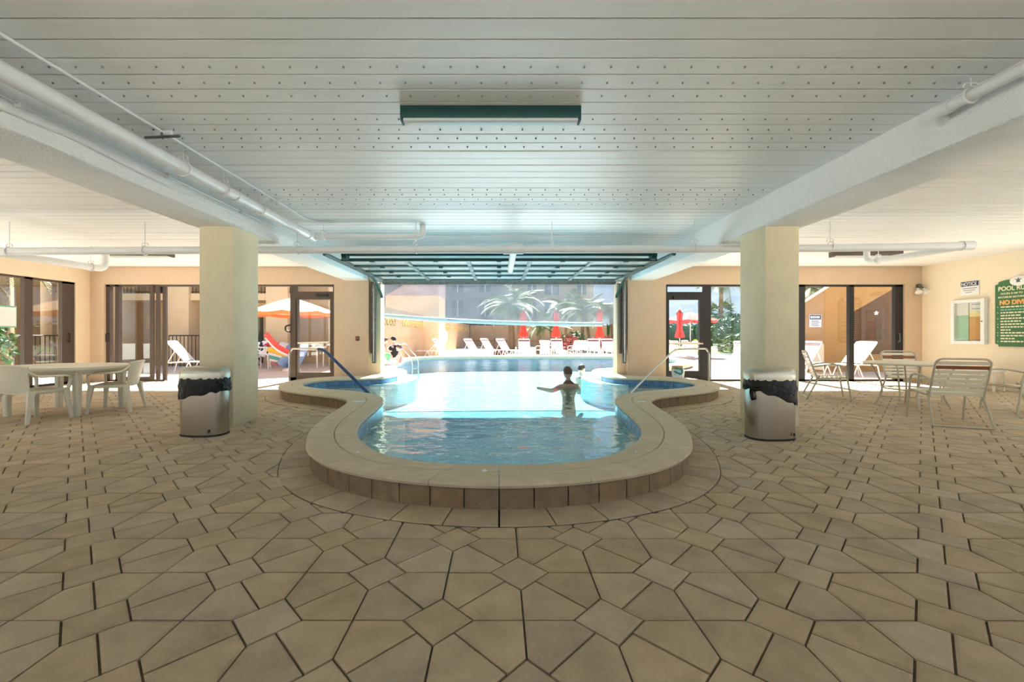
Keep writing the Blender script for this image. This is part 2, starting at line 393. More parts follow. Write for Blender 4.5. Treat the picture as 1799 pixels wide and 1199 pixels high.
def cuts(C, L, i0, i1):                                     # indices cutting dense curve into pieces of length L between i0..i1
    out = [i0]; acc = 0
    for i in range(i0, i1):
        acc += (C[(i+1) % ND]-C[i % ND]).length
        if acc >= L: out.append(i+1); acc = 0
    if out[-1] != i1: out[-1] = i1
    return out
I_END = 21*SUB                                              # where the near part ends (at the wall), both sides
def piece_rows(a, b, A, B, gap=.004):                       # points of a strip piece from dense index a..b between curves A (inner) and B (outer)
    P = [A[i % ND].copy() for i in range(a, b+1)]; Q = [B[i % ND].copy() for i in range(a, b+1)]
    for Z in (P, Q):
        Z[0] += (Z[1]-Z[0]).normalized()*gap*.5; Z[-1] += (Z[-2]-Z[-1]).normalized()*gap*.5
    return P, Q
def strip(a, b, A, B, prof, gap=.004):                      # prof: list of (t across 0..1 , z), open loop closed round
    P, Q = piece_rows(a, b, A, B, gap)
    rings = []
    for p, q in zip(P, Q):
        d = (q-p); rings.append([(p.x+d.x*t, p.y+d.y*t, z) for t, z in prof])
    return MB().loft(rings, cap=True)
# border course of pavers along the curb
INB = offset(OUTR, -.05); BORDO = offset(OUTR, .219)
border = empty('border_course', kind='structure', label='soldier course of pavers round the pool curb', cat='paving')
floor_border = border
for rng in ((0, 18*SUB), (ND-18*SUB, ND)):
    fix_normals(strip(rng[0], rng[1], INB, BORDO, [(0, -.01), (1, -.01), (1, .0012), (0, .0012)], -.01).build('border_bed', sand_m, border, smooth=False))
    cs = cuts(BORD, .26, *rng)
    for a, b in zip(cs, cs[1:]):
        o = strip(a, b, INB, BORD, [(0, -.02), (1, -.02), (1, .001), (.97, .007), (.0, .007)], .011).build('border_paver', paver_m, border, smooth=False)
        fix_normals(o)

# ------------------------------------------------------------------ swimming pool
WZ = .075; CT, CB = .20, .145
pool = empty('swimming_pool', label='freeform raised-edge swimming pool running from the room out to the deck', cat='pool')
MIDC = [INN[i]*.53+OUTR[i]*.47 for i in range(ND)]
bull = [(.012, CB), (.86, CB), (.955, CB+.008), (.995, CB+.027), (.965, CB+.046), (.88, CT-.001), (.03, CT), (.012, CT-.005)]
innr = [(.10, CB), (.99, CB), (.99, CT-.005), (.97, CT), (.16, CT), (.06, CB+.045), (.03, CB+.025), (.05, CB+.008)]
LC = .42
parts = [(0, I_END), (ND-I_END, ND)]
for rng in parts:
    cs = cuts(OUTR, LC, *rng)
    for n, (a, b) in enumerate(zip(cs, cs[1:])):
        fix_normals(strip(a, b, MIDC, OUTR, bull, .0035).build('coping_stone', coping_m, pool))
        fix_normals(strip(a, b, INN, MIDC, innr, .0035).build('coping_stone', coping_m, pool))
cs = cuts(OUTR, .9, I_END, ND-I_END)
for a, b in zip(cs, cs[1:]):
    fix_normals(strip(a, b, INN, OUTR, [(.02, CB-.1), (.97, CB-.1), (1, CB+.03), (.94, CT), (.06, CT), (0, CB+.03)], .005).build('coping_stone', coping_m, pool))
for rng in parts:
    fix_normals(strip(rng[0], rng[1], INN, CURBI, [(.3, -.01), (1.02, -.01), (1.02, CB-.004), (.3, CB-.004)], -.02).build('curb_core', sand_m, pool, smooth=False))
for rng in parts:                                           # curb face bricks
    cs = cuts(CURB, .215, *rng)
    for a, b in zip(cs, cs[1:]):
        fix_normals(strip(a, b, CURBI, CURB, [(0, 0), (1.0, 0), (1.0, CB-.012), (.9, CB), (0, CB)], .009).build('curb_brick', brick_m, pool, smooth=False))
TI = offset(INN, .012); TO = offset(INN, .05)
for rng in parts:
    cs = cuts(INN, .155, *rng)
    for a, b in zip(cs, cs[1:]):
        fix_normals(strip(a, b, TI, TO, [(0, -.02), (1, -.02), (1, CB), (0, CB)], .006).build('waterline_tile', tile_m, pool, smooth=False))
cs = cuts(INN, .6, I_END, ND-I_END)
q = MB()
for a, b in zip(cs, cs[1:]):
    w = strip(a, b, TI, TO, [(0, -.1), (1, -.1), (1, CB), (0, CB)], .01); q.add(w.v, w.f)
tag(fix_normals(q.build('waterline_tiles', tile_m, pool, smooth=False)), kind='stuff')
q = MB(); WO = offset(INN, .03); n = ND
q.add([(p.x, p.y, CB) for p in WO]+[(p.x, p.y, -.50) for p in WO], [(i, (i+1) % n, n+(i+1) % n, n+i) for i in range(n)]+[tuple(n+i for i in range(n))])
fix_normals(q.build('basin', plaster_m, pool, smooth=False))
q = MB(); q.add([(p.x, p.y, 0) for p in WO], [tuple(range(n))])
q.build('water', water_m, pool, smooth=False, loc=(0, 0, WZ))
def ledge(i0, i1, w, z0, z1, name):                         # underwater bench growing out of the wall
    idx = [i % ND for i in range(i0, i1+1)]; K = len(idx)-1
    rows = []
    for k, i in enumerate(idx):
        t = (INN[(i+1) % ND]-INN[i-1]).normalized(); nn = Vector((-t.y, t.x))
        if nn.dot(OUTR[i]-INN[i]) < 0: nn = -nn
        d = w*sin(pi*k/K)**.5 if 0 < k < K else .01
        a = INN[i]+nn*.03; b = INN[i]-nn*d
        rows.append([(a.x, a.y, z0), (b.x, b.y, z0), (b.x, b.y, z1-.015), (a.x+(b.x-a.x)*.96, a.y+(b.y-a.y)*.96, z1), (a.x, a.y, z1)])
    fix_normals(MB().loft(rows).build(name, ledge_m, pool))
for lo, hi, w, z in ((4.2, 9.4, .34, -.12), (19.0, 24.6, .30, .045), (11, 16, .35, -.15)):
    ledge(int(lo*SUB), int(hi*SUB), w, -.5, z, 'bench_ledge'); ledge(ND-int(hi*SUB), ND-int(lo*SUB), w, -.5, z, 'bench_ledge')

# ------------------------------------------------------------------ room shell
CEIL, BEAMB = 2.88, 2.53
slab = MB(); slab.box((XWL-.3, YB-.3, CEIL+.028), (XWR+.3, 11.0, CEIL+.35)); ceiling = slab.build('ceiling', gapshade_m, smooth=False); tag(ceiling, kind='structure')  # slab coloured dark to give the gaps between boards their shade
BW, BY0 = .167, 2.3295
def board_mesh(x0, x1):
    g, c = .0045, .004; q = MB(); rows = []
    for x in (x0, x1):
        rows.append([(x, g, .03), (x, g, c), (x, g+c, 0), (x, BW-g-c, 0), (x, BW-g, c), (x, BW-g, .03)])
    return fixm(q.loft(rows).mesh('ceiling_board', white_m, smooth=False))
def fixm(me):
    bm = bmesh.new(); bm.from_mesh(me); bmesh.ops.recalc_face_normals(bm, faces=bm.faces); bm.to_mesh(me); bm.free(); return me
BX0, BX1 = 3.29, 3.87
for (x0, x1) in ((-BX0-.01, BX0+.01), (XWL, -BX1+.01), (BX1-.01, XWR)):
    me = board_mesh(x0, x1)
    for k in range(-3, 51):
        y = BY0+BW*k
        if y+BW > WALLY+.02: continue
        inst('ceiling_board', me, ceiling, (0, y, CEIL+random.uniform(-.003, .003)), (random.uniform(-.008, .008), 0, 0))
q = MB(); q.box((XWL, YB, CEIL), (XWR, BY0-3*BW-.003, CEIL+.04)); q.build('ceiling_panel', white_m, ceiling, smooth=False)
q = MB()                                                    # rows of little fixings under the middle bay, shade put into their grey
for y in (117, 145, 168, 209, 227.6, 243, 258, 333.5, 342, 350, 358):
    Y = (CEIL-EYE)*FPX/(HY-y); k = 0; ph = random.uniform(0, .17)
    x = -3.1+ph
    while x < 3.15:
        q.lathe([(.004, CEIL-.010), (.007, CEIL-.004), (.008, CEIL+.004)], 6, (x, Y)); x += .172
tag(q.build('ceiling_fixings', mat('fixing_shade', (.22, .23, .23), .6), ceiling, smooth=False), kind='stuff')
for s, nm in ((-1, 'trim_1'), (1, 'trim_2')):
    q = MB(); xs = sorted((s*BX0, s*BX1)); n_ = 60; rows = []
    for k in range(n_+1):
        y = YB+(WALLY+.05-YB)*k/n_; j = lambda: random.uniform(-.006, .006)
        rows.append([(xs[0]+j(), y, CEIL+.05), (xs[0]+j(), y, BEAMB+.012+j()), (xs[0]+.012, y, BEAMB), (xs[1]-.012, y, BEAMB), (xs[1]+j(), y, BEAMB+.012+j()), (xs[1]+j(), y, CEIL+.05)])
    o = fix_normals(q.loft(rows).build(nm, beam_m)); tag(o, 'white rough-stucco ceiling beam on the %s' % ('left' if s < 0 else 'right'), 'beam', kind='structure')
for s, nm in ((-1, 'left'), (1, 'right')):
    q = MB(); xs = sorted((s*3.36, s*3.79)); q.cbox((xs[0], 5.39, -.03), (xs[1], 5.96, BEAMB+.02), .018)
    tag(q.build('column', col_m), 'square cream stucco column on the %s holding up the white beam' % nm, 'column', kind='structure')

def wallbox(name, boxes, m=wall_m, label=None):
    q = MB()
    for a, b in boxes: q.box(a, b)
    return tag(q.build(name, m, smooth=False), label, 'wall' if label else None, kind='structure')
HEAD = 2.436; WT = .22
wallbox('wall_back_left', [((XWL-.2, WALLY, -.05), (-9.90, WALLY+WT, CEIL+.03)), ((-9.90, WALLY, HEAD), (-4.14, WALLY+WT, CEIL+.03)), ((-4.14, WALLY, -.05), (-3.27, WALLY+WT, CEIL+.03))])
wallbox('wall_back_right', [((10.17, WALLY, -.05), (XWR+.2, WALLY+WT, CEIL+.03)), ((4.18, WALLY, HEAD), (10.17, WALLY+WT, CEIL+.03)), ((3.22, WALLY, -.05), (4.18, WALLY+WT, CEIL+.03))])
wallbox('wall_header', [((-3.27, WALLY+.05, 2.56), (3.22, WALLY+WT, CEIL+.03))], white_m)
wallbox('wall_jamb_left', [((-3.27, WALLY+.10, -.05), (-3.0, WALLY+.45, 2.56))], col_m)
wallbox('wall_jamb_right', [((2.98, WALLY+.10, -.05), (3.22, WALLY+.45, 2.56))], wall_m)
RW0, RW1 = -5.6, 7.7  # extent of the unseen opening added to brighten the right side
wallbox('wall_right', [((XWR, RW1, -.05), (XWR+.2, WALLY, CEIL+.03)), ((XWR, YB, -.05), (XWR+.2, RW0, CEIL+.03)), ((XWR, RW0, 2.62), (XWR+.2, RW1, CEIL+.03))], rwall_m)
LW0, LW1 = -5.6, 10.34
wallbox('wall_left', [((XWL-.2, LW1, -.05), (XWL, WALLY, CEIL+.03)), ((XWL-.2, YB, HEAD), (XWL, LW1, CEIL+.03)), ((XWL-.2, YB, -.05), (XWL, LW0, HEAD))], lwall_m)
wallbox('wall_front', [((XWL-.2, YB-.2, 2.62), (XWR+.2, YB, CEIL+.03))]+[((x-.2, YB-.2, -.05), (x+.2, YB, 2.62)) for x in (-10.26, -5.1, .1, 5.3, 10.6)])  # unseen wall, left open between posts to let more light in

# glazing -------------------------------------------------------------
def bar(q, x0, x1, z0, z1, y0=WALLY+.05, d=.09): q.box((x0, y0, z0), (x1, y0+d, z1))
def px(x, Y=WALLY): return (x-HX)*Y/FPX
def pane(parent, x0, x1, z0, z1, y=WALLY+.095, m=glass_m):
    return MB().box((x0, y, z0), (x1, y+.008, z1)).build('pane', m, parent, smooth=False)
def frame_part(parent, name, boxes, m):
    q = MB()
    for b in boxes: bar(q, *b)
    return q.build(name, m, parent, smooth=False)
w = empty('window_1', kind='structure', label='sliding glass doors left open beside the cream pillar', cat='window')
frame_part(w, 'head_rail', [(-9.9, -5.26, HEAD-.045, HEAD)], bronze_m); frame_part(w, 'sill', [(-9.9, -8.43, -.01, .04)], bronze_m)
for a, b in ((183, 190), (199, 206)): frame_part(w, 'stile', [(px(a), px(b), 0, HEAD)], bronze_m)
for a, b, y in ((262, 268, .02), (270.5, 276, .06), (279.5, 286, .11)):
    q = MB(); q.box((px(a), WALLY+y, 0), (px(b), WALLY+y+.05, HEAD)); q.build('stile', bronze_m, w, smooth=False)
frame_part(w, 'bottom_rail', [(px(206), px(262), .03, .11)], bronze_m)
pane(w, px(206), px(262), .1, HEAD-.04)
MB().tube(fillet([(px(187), WALLY+.05, 1.0), (px(187), WALLY-.01, 1.0), (px(187), WALLY-.01, 1.2), (px(187), WALLY+.05, 1.2)], .03), .012).build('handle', black_m, w)
w = empty('door_1', kind='structure', label='open-framed bronze glass door next to the left pier', cat='door')
frame_part(w, 'post', [(px(508), px(519), 0, HEAD)], bronze_m); frame_part(w, 'post', [(px(583.5), px(587), 0, HEAD)], bronze_m)
frame_part(w, 'head_rail', [(px(519), px(587), HEAD-.05, HEAD)], bronze_m)
frame_part(w, 'transom_bar', [(px(519), px(583.5), 2.11, 2.26)], bronze_m)
lf = empty('leaf'); lf.parent = w
for b in ((px(518), px(522), .1, 2.11), (px(578.5), px(583.5), .1, 2.11), (px(522), px(578.5), .1, .22), (px(522), px(578.5), 2.06, 2.11)): frame_part(lf, 'rail', [b], bronze_m)
pane(lf, px(522), px(578.5), .22, 2.06); pane(w, px(519), px(583.5), 2.26, HEAD-.05)
frame_part(w, 'threshold', [(px(508), px(587), -.01, .10)], bronze_m)
MB().tube([(px(522), WALLY+.03, .96), (px(578), WALLY+.03, .98)], .018).build('push_bar', frame_m, w)
MB().tube(arc([(px(509), WALLY+.03, 1.42), (px(503), WALLY-.02, 1.38), (px(503), WALLY-.02, 1.28), (px(509), WALLY+.03, 1.24)]), .02).build('handle', black_m, w)
MB().box((px(555), WALLY-.0, 2.14), (px(575), WALLY+.05, 2.2)).build('door_closer', black_m, w)
w = empty('door_2', kind='structure', label='black-framed glass door standing ajar next to the right pier', cat='door')
frame_part(w, 'post', [(px(1170), px(1174), 0, HEAD)], black_m); frame_part(w, 'post', [(px(1238), px(1251), 0, HEAD)], black_m)
frame_part(w, 'head_rail', [(px(1174), px(1238), HEAD-.05, HEAD)], black_m); frame_part(w, 'transom_bar', [(px(1174), px(1238), 2.11, 2.25)], black_m)
lf = empty('leaf'); lf.parent = w
for b in ((px(1174), px(1177), .03, 2.11), (px(1231), px(1238), .03, 2.11), (px(1177), px(1231), .03, .26), (px(1177), px(1231), 2.05, 2.11)): frame_part(lf, 'rail', [b], black_m)
pane(lf, px(1177), px(1231), .26, 2.05); pane(w, px(1174), px(1238), 2.25, HEAD-.05)
MB().box((px(1184), WALLY-.0, 2.08), (px(1206), WALLY+.05, 2.14)).build('door_closer', black_m, w)
MB().tube([(px(1177), WALLY+.03, .95), (px(1236), WALLY+.03, .95)], .02).build('push_bar', frame_m, w)
w = win2 = empty('window_2', kind='structure', label='black-framed floor-to-head windows behind the right column', cat='window')
frame_part(w, 'head_rail', [(px(1251), 10.17, HEAD-.05, HEAD)], black_m); frame_part(w, 'sill', [(px(1251), 10.17, -.01, .045)], black_m)
for a, b in ((1402, 1417), (1495, 1503.5), (1576, 1590)): frame_part(w, 'mullion', [(px(a), px(b), 0, HEAD)], black_m)
for a, b in ((1251, 1402), (1417, 1495), (1503.5, 1576)): pane(w, px(a), px(b), .045, HEAD-.05)
MB().tube(fillet([(px(1581), WALLY+.05, 1.0), (px(1581), WALLY-.0, 1.0), (px(1581), WALLY-.0, 1.2), (px(1581), WALLY+.05, 1.2)], .03), .012).build('handle', track_m, w)
w = empty('window_3', kind='structure', label='bronze sliding windows in the left side wall', cat='window')
def sbar(nm, y0, y1, z0, z1, m=bronze_m, x=XWL-.12, d=.09): MB().box((x, y0, z0), (x+d, y1, z1)).build(nm, m, w, smooth=False)
sbar('head_rail', LW0, LW1, HEAD-.05, HEAD); sbar('sill', LW0, LW1, -.01, .05)
for y0, y1 in ((10.05, 10.34), (9.25, 9.42), (7.6, 7.75), (5.8, 5.95), (4.2, 4.35), (2.2, 2.35), (.2, .35), (-1.8, -1.65), (-3.8, -3.65), (-5.6, -5.5)): sbar('stile', y0, y1, 0, HEAD)
for y0, y1 in ((9.42, 10.05), (7.75, 9.25), (5.95, 7.6), (4.35, 5.8), (2.35, 4.2), (.35, 2.2), (-1.65, .2), (-3.65, -1.8), (-5.5, -3.8)): sbar('pane', y0, y1, .05, HEAD-.05, glass_m, XWL-.08, .008)
MB().tube(fillet([(XWL-.05, 10.2, 1.0), (XWL+.01, 10.2, 1.0), (XWL+.01, 10.2, 1.2), (XWL-.05, 10.2, 1.2)], .03), .012).build('handle', black_m, w)
w4 = empty('window_4', kind='structure', label='unseen glazed opening added in the right side wall to let in light', cat='window')
for k in range(8):
    y = RW0+(RW1-RW0-.1)*k/7; MB().box((XWR+.05, y, 0), (XWR+.13, y+.1, 2.62)).build('stile', black_m, w4, smooth=False)
    if k < 7: MB().box((XWR+.085, y+.1, 0), (XWR+.093, y+(RW1-RW0-.1)/7, 2.62)).build('pane', glass_m, w4, smooth=False)
MB().box((XWL-.07, 8.8, 1.35), (XWL-.06, 9.12, 1.75)).build('notice_sheet', signw_m, w); MB().box((XWL-.072, 8.78, 1.32), (XWL-.071, 9.14, 1.78)).build('notice_border', signteal_m, w)

# ------------------------------------------------------------------ overhead glass door, curtain and tracks
od = empty('overhead_door', (0, 0, 2.50), label='raised sectional glass overhead door with dark teal rails under the ceiling', cat='overhead door')
RY = [7.72, 8.42, 9.10, 9.75, 10.5]
for k, (y0, y1) in enumerate(zip(RY, RY[1:])):
    s_ = empty('section'); s_.parent = od
    for nm, ya, yb in (('rail', y0+.004, y0+.075), ('rail', y1-.075, y1-.004)):
        MB().box((-2.86, ya, 0), (2.86, yb, .05)).build(nm, teal_m, s_, smooth=False)
    for i in range(6):
        x = -2.86+i*5.72/5; MB().box((max(-2.86, x-.035), y0+.075, .003), (min(2.86, x+.035), y1-.075, .047)).build('stile', track_m, s_, smooth=False)
    MB().box((-2.84, y0+.06, .022), (2.84, y1-.06, .028)).build('pane', mat('door_glass_%d' % k, (.75, .78, .78), .15, alpha_mix=.35), s_, smooth=False)
for y in RY[:-1]:
    for x in (-2.3, -1.15, 0, 1.15, 2.3): MB().box((x-.04, y-.04, -.02), (x+.04, y+.05, 0)).build('hinge', teal_m, od)
MB().tube([(-2.75, 7.55, .10), (2.75, 7.55, .10)], .045, 12).build('torsion_bar', teal_m, od)
for s in (-1, 1):
    MB().lathe([(.11, -.04), (.11, .04)], 16).build('cable_drum', teal_m, od, loc=(s*2.72, 7.55, .10), rot=(0, R(90), 0))
    MB().tube(fillet([(s*2.95, 7.2, .03), (s*2.95, 10.05, .03), (s*2.95, WALLY+.02, -.35), (s*2.95, WALLY+.02, -.4)], .5, 8), .035, 6).build('track_top', teal_m, od)
    x = s*3.12
    MB().box((x-.045, WALLY-.075, .46-2.5), (x+.045, WALLY-.005, 2.44-2.5)).build('track_upright', track_m, od)
    MB().box((x-.10, WALLY-.02, .7-2.5), (x-.05, WALLY+.09, 2.50-2.5)).build('angle', bronze_m, od)
    MB().cbox((s*2.98-.09, WALLY-.16, -.07), (s*2.98+.09, WALLY-.0, .04), .02).build('bracket', chrome_m, od)
    MB().tube([(x, WALLY-.08, z-2.5) for z in (.5, 2.4)], .012).build('lift_cable', chrome_m, od)
def hem(u): return 1.44+.22*(1-u)**2.2
cur = empty('vinyl_curtain', (0, WALLY+.28, 0), label='clear milky vinyl curtain hanging in the pool opening with a white hem', cat='curtain')
def cfn(u, v):
    return (-2.98+5.94*u, .02*sin(u*37)*v+.012*sin(u*11+1), 2.5+(hem(u)-2.5)*v)
MB().sheet(cfn, 60, 6, .004).build('sheet', vinyl_m, cur)
MB().tube([(-2.95+5.6*i/30, 0, hem(i/30*.95)) for i in range(31)], .045, 8, flat=(.6, 1.2)).build('hem', mat('hem_white', (.80, .86, .88), .4), cur)
MB().cbox((-2.98, -.05, 2.46), (2.98, .05, 2.58), .01).build('head_box', track_m, cur)

# ------------------------------------------------------------------ pipes
def hanger(parent, x, y, z, r, top=CEIL, axis='x'):
    pts = [(x, y+1.18*r*cos(t), z+1.18*r*sin(t)) if axis == 'x' else (x+1.18*r*cos(t), y, z+1.18*r*sin(t)) for t in [2*pi*k/16 for k in range(16)]]
    h = MB().tube(pts, .009, 6, closed=True).build('clevis', pipe_m, parent)
    MB().tube(arc([(x-.05, y, z+r*1.15), (x-.035, y, z+r*1.9), (x+.035, y, z+r*1.9), (x+.05, y, z+r*1.15)]), .007, 6).build('bracket', pipe_m, h)
    MB().tube([(x, y, z+r*1.2), (x, y, top)], .006, 6).build('rod', pipe_m, h)
def sleeve(parent, a, b, r, nm='coupling'): MB().tube([a, b], r, 16).build(nm, pipe_m, parent)
PY = 6.45
dp = empty('drain_pipe', label='long grey drain pipe crossing the whole room under the beams', cat='pipe')
za, zb, zc = 2.425, 2.462, 2.53
MB().tube(arc([(-8.3, PY, za-.005), (-3, PY, za+.02), (3.9, PY, zb), (7.12, PY, zc-.02)], 8), .058, 16).build('pipe', pipe_m, dp)
for x in (-7.4, -5.35, -3.05, -1.25, .8, 2.95, 5.0): hanger(dp, x, PY, za+(zc-za)*(x+8)/16-.01, .058)
MB().tube([(.06, PY, 2.452), (.36, PY, 2.454)], .074, 16).build('tee', pipe_m, dp)
MB().tube(fillet([(.22, PY, 2.45), (.22, 8.25, 2.44), (.22, 8.4, 2.44)], .1), .056, 14).build('branch', pipe_m, dp)
sleeve(dp, (6.98, PY, 2.508), (7.14, PY, 2.51), .072, 'elbow')
MB().tube(fillet([(7.06, PY, 2.505), (7.06, 8.2, 2.555), (7.06, 8.2, CEIL)], .14), .052, 14).build('branch', pipe_m, dp)
hanger(dp, 7.06, 7.95, 2.55, .055, axis='y')
MB().tube(fillet([(-7.75, PY, 2.43), (-7.75, 8.4, 2.455), (-7.75, 8.4, CEIL)], .16), .062, 14).build('branch', pipe_m, dp)
hanger(dp, -7.75, 8.1, 2.452, .064, axis='y'); 
sp = empty('ceiling_pipe', label='white pipe along the left beam turning across the middle bay', cat='pipe')
PX, PZ = -2.94, 2.705
MB().tube([(PX, -2, PZ+.02), (PX, 6.62, PZ)], .058, 16).build('pipe', pipe_m, sp)
MB().tube(fillet([(PX, 6.70, PZ-.005), (-1.20, 6.70, PZ), (-1.20, 6.70, CEIL)], .12), .046, 14).build('cross_run', pipe_m, sp)
sleeve(sp, (PX, 6.55, PZ), (PX, 6.76, PZ), .07, 'elbow'); sleeve(sp, (PX+.06, 6.70, PZ), (PX+.2, 6.70, PZ), .058)
for y in (3.97, 4.55, 5.25): hanger(sp, PX, y, PZ, .06, axis='y')
sleeve(sp, (PX, 4.74, PZ), (PX, 4.84, PZ), .066); hanger(sp, -2.75, 6.70, PZ, .048); hanger(sp, -1.32, 6.70, PZ, .048)
cd = empty('conduit', label='thin white conduit strapped to the ceiling beside the left pipe', cat='conduit')
MB().tube(fillet([(-2.83, -2, CEIL-.016), (-2.83, 6.3, CEIL-.016), (-2.70, 6.45, CEIL-.016), (-2.5, 6.45, CEIL-.016)], .1), .012, 8).build('tube', pipe_m, cd)
for y in (2.0, 3.6, 5.4): MB().cbox((-2.90, y-.012, CEIL-.032), (-2.76, y+.012, CEIL), .004).build('strap', pipe_m, cd)
MB().tube([(-2.66, 3.55, CEIL-.07), (-3.0, 3.62, CEIL-.05)], .012).build('bracket', track_m, cd); MB().tube([(-2.83, 3.58, CEIL), (-2.83, 3.58, CEIL-.06)], .008).build('bracket', track_m, cd)
cb = empty('cable', label='sagging grey cable clipped along the left beam face', cat='cable')
pts = [(-3.255, -1, 2.70)]+[(-3.262, y, 2.665-.035*abs(sin(y*1.9))) for y in [i*.25 for i in range(-3, 26)]]
MB().tube(pts, .006, 6).build('cord', pipe_m, cb)
MB().tube([(-3.262, -1, 2.73), (-3.262, 6.3, 2.72)], .007, 6).build('cord', pipe_m, cb)
for y in (2.4, 2.9, 4.2, 5.4): MB().cbox((-3.29, y-.01, 2.70), (-3.24, y+.01, 2.75), .004).build('clip', pipe_m, cb)
rp = empty('beam_pipe', label='short white pipe entering the right beam', cat='pipe')
MB().tube(fillet([(3.16, -2, 2.765), (3.16, 3.08, 2.76), (3.34, 3.2, 2.74)], .07), .04, 14).build('pipe', pipe_m, rp)
sleeve(rp, (3.16, 2.98, 2.76), (3.16, 3.06, 2.76), .047); hanger(rp, 3.16, 2.86, 2.76, .042, axis='y'); 

# ------------------------------------------------------------------ ceiling light boxes
lens_m = mat('light_lens', (.62, .66, .66), .25)
def fixture(x0, x1, y0, d, h, label, body):
    f = empty('ceiling_light', ((x0+x1)/2, y0+d/2, CEIL), label=label, cat='light fixture', group='ceiling light boxes'); L_ = (x1-x0)/2
    MB().cbox((-L_, -d/2, -h+.02), (L_, d/2, 0), .008).build('housing', body, f)
    MB().cbox((-L_+.012, -d/2+.004, -h), (L_-.012, d/2-.004, -h+.022), .006).build('lens', lens_m, f)
    for s in (-1, 1): MB().cbox((s*L_-.008, -d/2-.002, -h+.002), (s*L_+.008, d/2+.002, -.002), .003).build('end_cap', body, f)
brownbox_m = mat('brown_box', (.10, .07, .055), .5)
fixture(-.735, .607, 3.20, .085, .115, 'dark teal ceiling light box in the middle bay above the pool', teal_m)
fixture(-8.0, -6.75, 8.72, .16, .115, 'brown ceiling light box over the left tables', brownbox_m)
fixture(6.86, 8.25, 8.72, .16, .115, 'brown ceiling light box over the right tables', brownbox_m)

# ------------------------------------------------------------------ pool furniture: handrails, markers, bucket
for s, nm in ((-1, 'left'), (1, 'right')):
    h = empty('handrail', (s*4.52, 9.2, 0), label='steel pool handrail with a blue grip on the %s of the pool' % nm, cat='handrail', group='pool handrails')
    path = fillet([(0, 0, .13), (0, 0, .87), (-s*.95, -.52, .87), (-s*2.16, -1.2, -.02)], .16, 7)
    k = next(i for i, p in enumerate(path) if abs(p.x) > (.70 if s < 0 else 1.15))
    MB().tube(path[:k+1], .021, 10).build('rail', chrome_m, h)
    if s > 0:                                                # grip only on the lower slope
        a, b = path[k], path[-1]; g0 = a.lerp(b, .22); MB().tube([a, g0], .021, 10).build('rail', chrome_m, h); MB().tube([g0, b], .03, 12).build('grip', blue_m, h)
    else: MB().tube(path[k:], .03, 12).build('grip', blue_m, h)
    MB().lathe([(.05, .0), (.05, .015), (.03, .025)], 14).build('flange', chrome_m, h, loc=(0, 0, 0 if True else 0))
def star(name, x, y, label):
    e = []; n = 5
    for k in range(2*n): r = .024 if k % 2 == 0 else .011; e.append((r*cos(pi*k/n+.3), r*sin(pi*k/n+.3)))
    q = MB(); q.prism(e, 0, .006); q.lathe([(.010, .006), (.008, .012), (.003, .014)], 10)
    tag(q.build(name, signw_m, loc=(x, y, CT)), label, 'anchor cap', 'white coping anchor caps')
star('anchor_cap', -1.145, 3.46, 'small white star cap on the left of the front coping')
star('anchor_cap', -.105, 2.99, 'small white star cap at the middle of the front coping')
star('anchor_cap', 1.11, 3.47, 'small white star cap on the right of the front coping')
for s, nm in ((-1, 'left'), (1, 'right')):
    t = empty('depth_marker', (s*2.02, 6.13, CT), s*.1, label='small pale depth marker plate on the coping bend at %s' % nm, cat='marker', group='depth markers')
    MB().cbox((-.09, -.04, 0), (.09, .04, .004), .0015).build('plate', signw_m, t)
bk = empty('bucket', (4.02, 9.6, CT), label='white bin with a teal handle and boxes on the right coping', cat='bucket')
sq = lambda rx, ry, z, n=20, e=.35: [(rx*abs(cos(2*pi*k/n))**e*(1 if cos(2*pi*k/n) >= 0 else -1), ry*abs(sin(2*pi*k/n))**e*(1 if sin(2*pi*k/n) >= 0 else -1), z) for k in range(n)]
MB().loft([sq(.11, .09, 0), sq(.125, .105, .19), sq(.13, .11, .2), sq(.118, .098, .195), sq(.1, .08, .05)]).build('tub', signw_m, bk)
MB().tube(fillet([(-.12, -.105, .16), (-.08, -.14, .13), (0, -.15, .09), (.04, -.14, .13), (.05, -.1, .2), (-.1, -.1, .22)], .03), .02).build('teal_cloth', mat('teal_cloth', (.02, .33, .36), .7), bk)
MB().cbox((-.11, -.05, .1), (.09, .08, .27), .01).build('folded_box', mat('cardboard', (.62, .33, .15), .8), bk)

